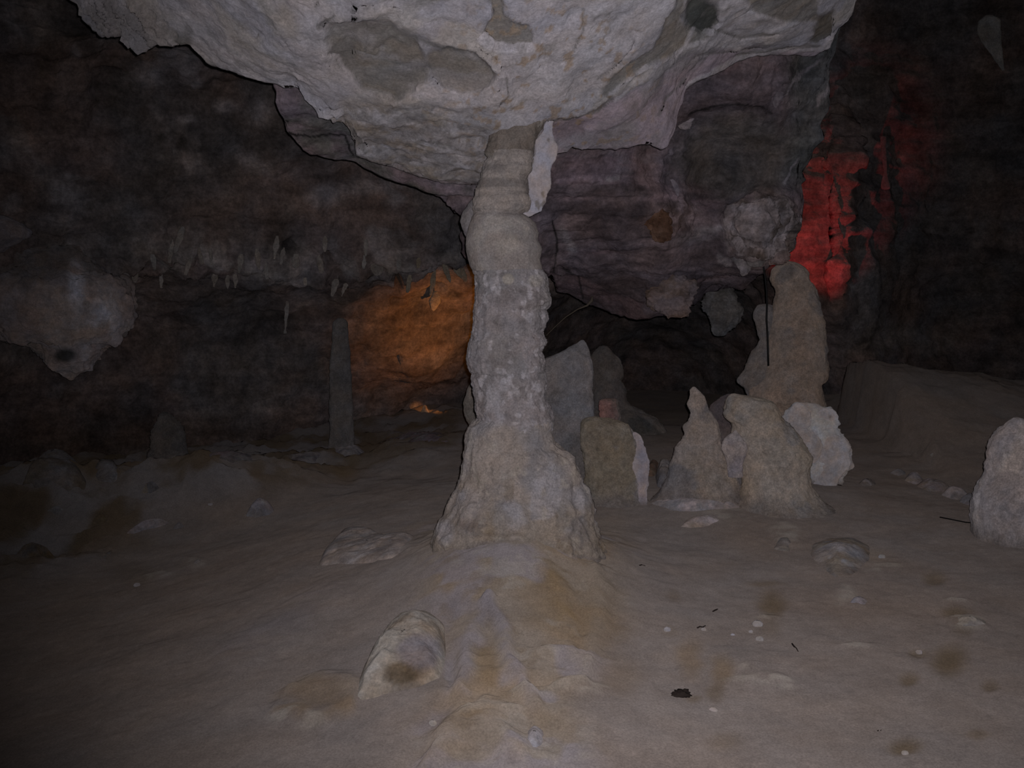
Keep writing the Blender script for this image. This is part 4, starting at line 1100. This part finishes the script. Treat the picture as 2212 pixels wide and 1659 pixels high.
def build_pendants():
    # big pendant at left
    rows = [(540, 40, 160), (570, 0, 200), (597, -30, 234), (610, -36, 256), (625, -38, 266), (637, -38, 268), (650, -36, 274), (664, -32, 279), (680, -20, 279), (697, 0, 276), (717, 12, 264), (727, 24, 257), (736, 60, 236), (744, 78, 222), (761, 96, 214), (784, 104, 201), (798, 114, 190), (808, 132, 168), (821, 150, 158)]

    def c(V, N):
        px, py, _ = project(V)
        b = mix(np.array([0.46, 0.39, 0.385]), np.array([0.56, 0.49, 0.47]), sstep(-0.3, 0.3, fbm(V, 3, 4, 111)))
        w = sstep(1.1, 0.3, np.hypot((px - 225) / 45, (py - 690) / 70)) + sstep(1.1, 0.3, np.hypot((px - 165) / 26, (py - 620) / 70)) + 0.8 * sstep(1.1, .3, np.hypot((px - 190) / 24, (py - 770) / 40))
        b = mix(b, DARK, 0.9 * sstep(640, 570, py + 30 * fbm(V, 4, 3, 115)) * (1 - np.clip(w, 0, 1)))
        b = mix(b, DARK * 1.2, sstep(0.1, 0.5, fbm(V, 3.2, 4, 117, stretch=(1, 1, .5))) * 0.7)
        b = mix(b, np.array([0.72, 0.70, 0.75]), np.clip(w, 0, 1) * 0.85 * sstep(-0.4, 0.2, fbm(V, 6, 3, 113)))
        b = mix(b, np.array([0.08, 0.08, 0.08]), sstep(1.1, 0.5, np.hypot((px - 140) / 28, (py - 768) / 18)) * 0.9)
        return b
    o = loft('rock_pendant', rows, float(WALL_D(130, 660)) - 0.52, c, M_ROCK, 170, 170, k=1.0, amp=0.045, freq=5.0, seed=111, cap_bot=True, knob=0.03, band=0.02, pop=0.008)
    tag(o, 'big greyish rock pendant with white streaks hanging at far left', 'rock pendant')
    # lumps hanging off the overhang
    items = [
        ('pinkish ragged rock lump under the overhang lip, above the dark recess', [(598, 1425, 1470), (612, 1415, 1498), (630, 1406, 1500), (650, 1404, 1492), (664, 1410, 1484), (674, 1430, 1480), (682, 1455, 1474)], 6.95, np.array([0.40, 0.33, 0.34]), np.array([.27, .20, .17]), 0.03),
        ('pale wing shaped rock tongue drooping from the overhang cluster', [(505, 1555, 1590), (530, 1562, 1605), (550, 1572, 1612), (570, 1590, 1622), (585, 1598, 1620), (596, 1602, 1608)], 6.55, np.array([0.40, 0.36, 0.38]), np.array([.28, .25, .25]), 0.012),
        ('rusty brown round knob on the overhang', [(440, 1405, 1425), (455, 1395, 1440), (480, 1394, 1446), (500, 1404, 1448), (515, 1412, 1438), (522, 1420, 1430)], 6.05, np.array([0.20, 0.115, 0.08]), np.array([.26, .17, .13]), 0.022),
        ('bluish grey rounded rock hanging in the recess behind the stalagmites', [(560, 1535, 1585), (630, 1528, 1580), (652, 1520, 1590), (670, 1524, 1600), (690, 1532, 1596), (710, 1538, 1575), (724, 1545, 1562)], 8.2, np.array([0.24, 0.245, 0.26]), np.array([.17, .165, .165]), 0.03),
        ('grey nodule tucked between cluster and tall stalagmite', [(545, 1615, 1640), (556, 1612, 1650), (566, 1614, 1652), (574, 1622, 1646)], 6.75, np.array([0.30, 0.28, 0.28]), np.array([.24, .21, .20]), 0.012),
        ('pinkish lump at the lower tip of the overhang cluster', [(530, 1655, 1690), (545, 1645, 1700), (558, 1655, 1700), (568, 1666, 1690)], 6.5, np.array([0.42, 0.34, 0.34]), np.array([.30, .22, .21]), 0.02),
        ('pale blade of rock under the right ceiling corner', [(256, 1490, 1500), (264, 1478, 1494), (272, 1464, 1493), (278, 1468, 1490)], 5.5, np.array([0.46, 0.41, 0.44]), np.array([.40, .36, .37]), 0.006),
        ('small whitish drip flake on the overhang above the rusty knob', [(388, 1448, 1454), (398, 1452, 1464), (410, 1456, 1468), (418, 1460, 1466), (424, 1463, 1466)], 6.15, np.array([0.42, 0.37, 0.42]), np.array([.36, .32, .34]), 0.004),
        ('whitish bud of calcite high on the purple overhang', [(200, 1678, 1692), (210, 1672, 1690), (222, 1670, 1682), (232, 1672, 1678)], 5.9, np.array([0.42, 0.37, 0.42]), np.array([.32, .28, .31]), 0.006),
    ]
    for i, (lab, rows, D, c1, c2, amp) in enumerate(items):
        if D < 8:
            mid = rows[len(rows) // 2]
            D = min(float(OVER_D((mid[1] + mid[2]) / 2, mid[0])) - 0.10, D + 0.6)
        o = loft('rock_lump', rows, D, tint(c1 * 0.85, c2, 9, 120 + i), M_OVER, 60, 64, k=0.6, amp=amp * 1.5, freq=12, pop=0.01 if amp > 0.015 else 0.0, seed=120 + i, cap_bot=True)
        tag(o, lab, 'rock')
    # pale wedge at the left frame edge
    o = loft('rock_wedge', [(470, -40, 20), (485, -60, 45), (500, -70, 64), (512, -60, 58), (525, -50, 30), (540, -40, 6)], float(WALL_D(0, 500)) - 0.08, tint(np.array([0.30, 0.27, 0.29]), np.array([0.38, .34, .36]), 6, 140), M_ROCK, 40, 48, amp=0.02, freq=8, seed=140, cap_bot=True)
    tag(o, 'pale rock wedge jutting in at the left picture edge', 'rock')
    # single stalactites on the far right wall
    for lab, rows, D in [
        ('pale teardrop stalactite at the top right corner', [(34, 2128, 2142), (44, 2114, 2158), (70, 2112, 2160), (95, 2126, 2162), (120, 2144, 2164), (152, 2165, 2170)], float(WALL_D(2140, 90)) - 0.12),
        ('broken pale stalactite with flat end right of the red glow', [(295, 1902, 1914), (330, 1904, 1914), (368, 1910, 1916), (385, 1906, 1918), (405, 1903, 1924), (408, 1906, 1922)], float(WALL_D(1912, 350)) - 0.12)]:
        kk = 1.1 if 'teardrop' in lab else 0.55
        o = loft('wall_stalactite', rows, D, tint(np.array([0.27, 0.26, 0.25]) * kk, np.array([0.34, 0.33, 0.32]) * kk, 6, 150), M_STAL, 50, 40, amp=0.01, freq=9, seed=150, cap_bot=True)
        tag(o, lab, 'stalactite')


def build_small_stalactites():
    rng = np.random.default_rng(7)
    # (px top, py top, width, length, lean) hanging from the brow of the back wall
    spots = [(392, 500, 13, 46, -14), (372, 528, 10, 40, -6), (330, 560, 10, 24, 4), (292, 590, 14, 20, 0), (412, 560, 9, 34, -12), (430, 545, 9, 26, 6), (465, 590, 12, 30, -3), (492, 598, 12, 26, 0), (508, 600, 9, 22, 0),
             (520, 560, 12, 30, -4), (556, 548, 11, 34, 4), (598, 520, 12, 40, -6), (612, 545, 9, 26, -5), (640, 560, 16, 22, 0), (690, 560, 13, 30, 4), (728, 598, 14, 42, -10), (750, 600, 13, 40, -12), (790, 528, 12, 26, 0),
             (786, 562, 8, 18, 0), (815, 572, 30, 24, 0), (886, 594, 11, 38, -6), (938, 594, 12, 44, -8), (962, 576, 12, 34, 10), (984, 572, 16, 30, 12), (940, 640, 26, 32, -4), (620, 660, 10, 60, -4), (702, 520, 9, 24, 0),
             (860, 560, 14, 24, 2), (905, 556, 12, 22, -2), (1000, 590, 14, 20, 6), (660, 590, 10, 26, 0), (575, 575, 9, 28, 2), (348, 598, 8, 24, 0), (455, 548, 8, 24, 3)]
    order = sorted(range(len(spots)), key=lambda i: spots[i][0])
    for n, i in enumerate(order):
        x, y, w, L, lean = spots[i]
        D = float(WALL_D(x, y)) - 0.16
        g = rng.uniform(0.8, 1.25, 4)
        rows = [(y - 10, x - w * 0.18 - lean * .2, x + w * 0.18 - lean * .2), (y, x - w * .38 * g[0], x + w * .38 * g[1]), (y + L * .35, x - w * .44 * g[2] + lean * .35, x + w * .44 * g[3] + lean * .35), (y + L * .75, x - w * .3 + lean * .75, x + w * .3 + lean * .75), (y + L, x - 1.5 + lean, x + 1.5 + lean)]
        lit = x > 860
        c1 = np.array([0.42, 0.36, 0.28]) if lit else np.array([0.42, 0.385, 0.36])  # orange lamplight also put into the colour of the lit ones
        o = loft('small_stalactite', rows, D, tint(c1, c1 * 0.8, 9, 160 + i), M_STAL, 20, 16, amp=0.014, freq=12, seed=160 + i, cap_bot=True)
        size = 'long' if L > 38 else ('stubby' if L < 26 else 'short')
        side = ('at far left' if x < 340 else 'right above the big pendant' if x < 380 else 'left of the thin stalagmite' if x < 700 else 'above the thin stalagmite' if x < 780 else 'on the edge of the orange glow' if x < 870 else 'lit by the orange glow')
        tag(o, '%s little stalactite %s, %s along the far ledge' % (size, side, ORD[n]), 'stalactite', 'small stalactites on the far ledge')


ORD = ['first', 'second', 'third', 'fourth', 'fifth', 'sixth', 'seventh', 'eighth', 'ninth', 'tenth', 'eleventh', 'twelfth', 'thirteenth', 'fourteenth', 'fifteenth', 'sixteenth', 'seventeenth', 'eighteenth', 'nineteenth', 'twentieth',
       'twenty-first', 'twenty-second', 'twenty-third', 'twenty-fourth', 'twenty-fifth', 'twenty-sixth', 'twenty-seventh', 'twenty-eighth', 'twenty-ninth', 'thirtieth', 'thirty-first', 'thirty-second', 'thirty-third', 'thirty-fourth']


# ------------------------------------------------------------------ STONES ON THE FLOOR
def build_stones():
    S = [
        ('floor_slab', 'flat pale slab of rock lying left of the column base', 'rock', [(682, 1222), (700, 1180), (742, 1132), (800, 1134), (842, 1160), (900, 1152), (880, 1182), (852, 1210), (812, 1214), (735, 1218)], 0.05, np.array([.47, .42, .40]), np.array([.42, .37, .35]), 6.0),
        ('flowstone_boulder', 'cream flowstone boulder at the left foot of the column', 'boulder', [(762, 1525), (768, 1470), (795, 1395), (830, 1335), (872, 1285), (925, 1275), (962, 1310), (965, 1400), (952, 1470), (900, 1490), (840, 1500)], 0.12, CREAM * 0.9, TAN * 0.95, 2.6),
        ('calcite_patch', 'glossy white ribbed calcite patch at the bottom centre', 'calcite', [(1128, 1610), (1135, 1565), (1155, 1540), (1180, 1560), (1182, 1595), (1160, 1640), (1135, 1650)], 0.022, PALE * 0.85, TAN, 2.2),
        ('pale_rock', 'pale half buried rock right of the stalagmite group', 'rock', [(1738, 1195), (1745, 1160), (1780, 1142), (1850, 1140), (1895, 1165), (1890, 1210), (1850, 1250), (1800, 1262), (1780, 1235), (1755, 1212)], 0.055, GREY * 1.12, TAN * 1.05, 2.6),
        ('small_pale_rock', 'small pale stone just below the half buried rock', 'rock', [(1815, 1315), (1835, 1285), (1865, 1278), (1885, 1295), (1870, 1318)], 0.02, GREY * 1.05, LILAC, 2.0),
        ('faint_rock', 'faint low stone left of the half buried pale rock', 'rock', [(1660, 1190), (1675, 1150), (1710, 1145), (1725, 1175), (1705, 1200)], 0.02, CREAM * 0.78, SILT, 2.0),
        ('crust_stone', 'cream crusty stone beside brown stain at the right', 'rock', [(2040, 1352), (2055, 1325), (2090, 1318), (2140, 1330), (2152, 1352), (2110, 1362), (2070, 1366)], 0.03, CREAM * 0.9, GREY, 2.2),
        ('ridge_rock', 'long pale rock ridge on the left floor', 'rock', [(262, 1158), (272, 1132), (310, 1118), (352, 1106), (372, 1112), (360, 1126), (320, 1138), (285, 1158)], 0.06, GREY * 1.05, np.array([.46, .40, .41]), 2.4),
        ('ridge_tail', 'narrow streak of rock trailing down from the long ridge', 'rock', [(195, 1235), (215, 1205), (250, 1165), (266, 1158), (255, 1180), (225, 1220)], 0.025, GREY * 0.9, TAN * 0.8, 2.0),
        ('ring_stone', 'roundish ribbed stone left of the flat slab', 'rock', [(528, 1105), (535, 1075), (555, 1058), (582, 1062), (595, 1085), (585, 1110), (555, 1120)], 0.09, GREY * 0.95, LILAC * 0.9, 2.4),
        ('grey_stone', 'small grey stone right of the long ridge', 'rock', [(368, 1140), (375, 1122), (395, 1118), (402, 1132), (390, 1144)], 0.035, GREY * 0.85, GREY * 0.7, 2.2),
        ('low_stone', 'flat faint stone in the middle of the left floor', 'rock', [(405, 1225), (420, 1208), (445, 1203), (440, 1218), (420, 1230)], 0.02, SILT * 1.1, LILAC * 0.9, 2.0),
        ('flake_ledge', 'pinkish flaky ledge at the foot of the pointed stalagmite', 'rock', [(1395, 1082), (1420, 1062), (1500, 1072), (1600, 1075), (1612, 1092), (1560, 1105), (1500, 1108), (1450, 1104)], 0.06, np.array([.56, .49, .49]), GREY * 1.2, 3.0),
        ('flake_plate', 'pinkish thin flaked plate in front of the flaky ledge', 'rock', [(1465, 1140), (1475, 1120), (1520, 1108), (1560, 1106), (1562, 1120), (1530, 1135), (1490, 1144)], 0.04, np.array([.58, .50, .49]), TAN * 1.2, 3.0),
        ('lit_floor_patch', 'small patch of floor coloured as reddish lit, behind the white crust', 'rock', [(1392, 1030), (1396, 1000), (1412, 985), (1424, 992), (1420, 1020), (1408, 1034)], 0.05, np.array([.30, .20, .15]), TAN * 0.7, 2.2),  # reddish light on the floor, put into the colour of this slab
        ('block_rock', 'grey block between white crust and pointed stalagmite', 'rock', [(1418, 1052), (1414, 1015), (1428, 1000), (1455, 1005), (1462, 1040), (1440, 1058)], 0.12, GREY * 0.95, np.array([.30, .29, .31]), 3.0),
        ('edge_rubble', 'row end of pinkish rubble touching the broad right stalagmite', 'rock', [(2070, 1082), (2080, 1062), (2112, 1062), (2118, 1084), (2095, 1094)], 0.05, GREY * 0.95, np.array([.42, .36, .36]), 2.4),
        ('rubble_stone', 'flat pinkish rubble stone, centre of the right hand row', 'rock', [(1975, 1048), (1990, 1030), (2035, 1036), (2062, 1050), (2040, 1064), (2000, 1062)], 0.045, np.array([.42, .36, .36]), TAN * 0.85, 2.4),
        ('rubble_chip', 'small pale chip at the left end of the rubble row', 'rock', [(1918, 1020), (1930, 1010), (1958, 1014), (1962, 1024), (1938, 1030)], 0.03, np.array([.40, .36, .36]), GREY, 2.2),
        ('rubble_slab', 'longest pale slab in the rubble row, right of its centre', 'rock', [(2030, 1066), (2045, 1048), (2090, 1056), (2100, 1076), (2060, 1080)], 0.06, np.array([.46, .41, .41]), GREY, 2.6),
        ('rubble_lump', 'pinkish lump between pale chip and centre stone of the rubble row', 'rock', [(1950, 1036), (1960, 1018), (1992, 1022), (2000, 1040), (1975, 1048)], 0.05, np.array([.44, .38, .38]), TAN, 2.4),
        ('rubble_flake', 'pale flake in front of the whitish flowstone mound', 'rock', [(1850, 1046), (1860, 1032), (1892, 1034), (1896, 1046), (1870, 1052)], 0.03, np.array([.42, .38, .38]), SILT, 2.4),
        ('bank_boulder', 'rough grey boulder on the rubble bank at far left', 'boulder', [(40, 1060), (60, 1020), (110, 1002), (170, 1010), (190, 1050), (150, 1085), (80, 1090)], 0.13, GREY * 0.72, TAN * 0.6, 2.4),
        ('bank_rock', 'angular rock right of the rough bank boulder', 'rock', [(200, 1030), (212, 1008), (245, 1004), (260, 1024), (245, 1046), (215, 1050)], 0.09, GREY * 0.8, GREY * 0.6, 2.6),
        ('bank_stone', 'pale stone below the rough bank boulder', 'rock', [(90, 1105), (105, 1085), (140, 1086), (150, 1108), (120, 1124)], 0.08, GREY * 0.85, TAN * 0.7, 2.4),
        ('bank_slab', 'dark tilted slab low on the rubble bank', 'rock', [(20, 1200), (40, 1165), (90, 1160), (120, 1190), (80, 1215)], 0.08, GREY * 0.6, BROWN, 2.4),
        ('bank_cobble', 'brown cobble between bank rubble and the long ridge', 'rock', [(190, 1130), (200, 1110), (235, 1108), (245, 1130), (215, 1146)], 0.08, BROWN * 1.1, TAN * 0.7, 2.2),
        ('far_cobble', 'tan cobble on the bank below the stumpy stalagmite', 'rock', [(300, 1060), (310, 1042), (345, 1040), (352, 1058), (325, 1070)], 0.07, TAN * 0.75, GREY * 0.7, 2.2),
        ('ledge_rock', 'layered dark ledge rock in front of the far wall', 'rock', [(430, 1010), (450, 992), (520, 985), (580, 990), (575, 1008), (500, 1020)], 0.09, GREY * 0.6, PURP, 3.5),
        ('ledge_stone', 'pinkish grey stone right of the layered ledge rock', 'rock', [(600, 1000), (620, 980), (680, 972), (705, 985), (690, 1003), (640, 1010)], 0.09, GREY * 0.8, LILAC * 0.65, 3.0),
        ('shelf_stone', 'pale flat stone at the foot of the thin stalagmite', 'rock', [(700, 985), (720, 966), (770, 960), (795, 972), (780, 988), (735, 994)], 0.07, GREY * 0.95, LILAC * 0.8, 3.0),
        ('far_ledge', 'dim layered ledge under the orange lit recess', 'rock', [(800, 958), (815, 940), (880, 932), (940, 934), (990, 940), (985, 960), (900, 968)], 0.07, GREY * 0.6, PURP * 0.9, 3.0),
        ('orange_lit_stone', 'small bright orange lit stone under the orange glow', 'rock', [(902, 899), (905, 892), (918, 890), (932, 893), (934, 899), (915, 902)], 0.14, np.array([.60, .48, .36]), np.array([.5, .38, .26]), 1.6),
        ('orange_lit_pebble', 'tiny orange lit pebble left of the bright orange stone', 'pebble', [(877, 901), (879, 895), (888, 894), (890, 900), (884, 903)], 0.05, np.array([.6, .45, .3]), np.array([.5, .38, .26]), 1.6),
    ]
    def boulder_col(V, N):
        px, py, _ = project(V)
        w = 10 * fbm(V, 9, 3, 241)
        c = mix(CREAM * 0.98, TAN, sstep(-0.2, 0.3, fbm(V, 7, 4, 243)))
        c = mix(c, LILAC * 0.75, sstep(1.15, 0.6, np.hypot((px + w - 905) / 55, (py + w - 1405) / 42)) * 0.85)
        c = mix(c, BROWN * 0.9, sstep(1.15, 0.6, np.hypot((px + w - 865) / 42, (py + w - 1455) / 26)) * 0.85)
        c = mix(c, SILT, sstep(1470, 1500, py + w) * sstep(820, 860, px) * 0.8)
        return c
    SOFT = {'calcite_patch', 'faint_rock', 'low_stone', 'ridge_tail', 'small_pale_rock', 'crust_stone', 'pale_rock'}
    for i, (name, lab, cat, outl, h, c1, c2, pw) in enumerate(S):
        sc = np.ptp([p[0] for p in outl])
        o = slab(name, outl, h, boulder_col if name == 'flowstone_boulder' else tint(c1, c2, 6, 200 + i, c1 * 1.2, 14, 0.22), M_ROCK, nr=30 if sc > 90 else 16, na=90 if sc > 90 else 44, power=pw, amp=min(0.02, 0.12 * h + 0.006), freq=9, seed=200 + i, blend=1.0 if name in SOFT else 0.0)
        tag(o, lab, cat)
    # white pebbles and flakes
    pb = [(1636, 1352, 11, 'square white flake beside the brown stain in mid floor'), (1622, 1366, 5, 'tiny white chip left of the square white flake'), (1641, 1384, 9, 'whitish pebble below the square white flake'),
          (1985, 1411, 7, 'bright white pebble in a small brown stain at right'), (1541, 1537, 9, 'lilac pebble at the end of the ochre streak'), (1441, 1363, 8, 'pale pebble left of the ochre streak'),
          (1583, 1374, 5, 'tiny white grain left of the square flake'), (1520, 1362, 6, 'small cream grain above the ochre streak'), (1905, 1205, 7, 'small cream pebble at the edge of the half buried rock'),
          (935, 1565, 9, 'white pebble on the left of the tan hump'), (1955, 1630, 8, 'pale pebble in the stain at the bottom right'), (2016, 985, 6, 'tiny pinkish pebble on the far right slope'),
          (455, 1093, 6, 'small pale pebble left of the ribbed stone'), (408, 1043, 6, 'tiny bright pebble near the far cobble'), (296, 1266, 7, 'small pale pebble on the dark left floor')]
    for i, (x, y, r, lab) in enumerate(pb):
        p, D = on_floor(x, y)
        s = r * D / F
        o = boulder('pebble', p + np.array([0, 0, s * 0.35]), (s, s * 0.9, s * 0.7), tint(PALE * 0.95, CREAM * 0.95, 20, 300 + i), M_WHITE, seed=300 + i, nr=10, ns=14)
        tag(o, lab, 'pebble')
    # bits of dark debris
    p, D = on_floor(1471, 1505)
    u = D / F
    o = boulder('dead_leaf', p + np.array([0, 0, 5 * u]), (17 * u, 12 * u, 8 * u), lambda V, N: np.full(V.shape, 0.05), M_TWIG, seed=391, amp=0.75, nr=18, ns=26, freq=2.4)
    tag(o, 'dark crumpled dead leaf on the floor at lower right', 'leaf')
    tw = [((1381, 1223), (1386, 1222), (1390, 1223), (1394, 1224), 1.6, 'tiny black twig right of the column base', 'twig'),
          ((1711, 1392), (1715, 1398), (1720, 1402), (1724, 1409), 1.8, 'short dark twig below the square white flake', 'twig'),
          ((1506, 1358), (1512, 1355), (1518, 1356), (1524, 1353), 1.6, 'thin brown twig above the ochre streak', 'twig'),
          ((1558, 1611), (1565, 1609), (1570, 1612), (1576, 1610), 2.2, 'dark twig crumb near the bottom edge', 'twig'),
          ((1540, 1322), (1544, 1320), (1548, 1318), (1551, 1317), 1.6, 'tiny brown twig at mid right floor', 'twig'),
          ((1302, 1330), (1308, 1329), (1313, 1328), (1318, 1330), 1.3, 'tiny dark twig on the flank of the column apron', 'twig'),
          ((1896, 1580), (1899, 1579), (1902, 1580), (1905, 1578), 1.6, 'single dark crumb at bottom right', 'twig'),
          ((1784, 1044), (1795, 1047), (1806, 1048), (1818, 1050), 1.6, 'dark twig at the foot of the whitish flowstone mound', 'twig')]
    for i, (a, b, c, d, r, lab, cat) in enumerate(tw):
        pts = []
        for k, q in enumerate((a, b, c, d)):
            p, D = on_floor(*q)
            pts.append(p + np.array([0, 0, r * D / F * (0.8 + 0.3 * (k % 2))]))
        rad = r * D / F
        o = tube('twig', pts, [rad, rad, rad * .9, rad * .6], M_TWIG, 7)
        tag(o, lab, cat)


def build_cables():
    # black cable hanging in front of the tall stalagmite
    pts = [(1648, 555), (1649, 575), (1653, 600), (1656, 630), (1657, 660), (1656, 690), (1658, 720), (1659, 752), (1660, 790)]
    o = tube('hanging_cable', [P(x, y, 6.9) for x, y in pts], 1.9 * 6.9 / F, M_CABLE)
    tag(o, 'thin black cable hanging in front of the tall stalagmite', 'cable')
    pts = [(2110, 1060), (2109, 1090), (2107, 1115), (2104, 1130)]
    dr = on_floor(2100, 1140)[1]
    P3 = [P(x, y, dr - 0.06) for x, y in pts]
    for q in ((2085, 1131), (2060, 1126), (2030, 1120)):
        p, D = on_floor(*q)
        P3.append(p + np.array([0, 0, 0.008]))
    o = tube('floor_cable', P3, 0.0035, M_CABLE)
    tag(o, 'thin dark cable running down the edge of the broad right stalagmite', 'cable')
    pts = [(1180, 725), (1200, 705), (1222, 685), (1248, 668), (1268, 660), (1278, 650), (1280, 640)]
    o = tube('dry_root', [P(x, y, 7.3) for x, y in pts], [0.003, 0.003, 0.004, 0.005, 0.008, 0.012, 0.006], M_ROOT)
    tag(o, 'thin dry root hanging right of the column shaft', 'root')


build_floor()
build_wall()
build_ceiling()
build_shelf()
build_overhang()
build_column()
build_stalactite_white()
build_stalagmites()
build_pendants()
build_small_stalactites()
build_stones()
build_cables()
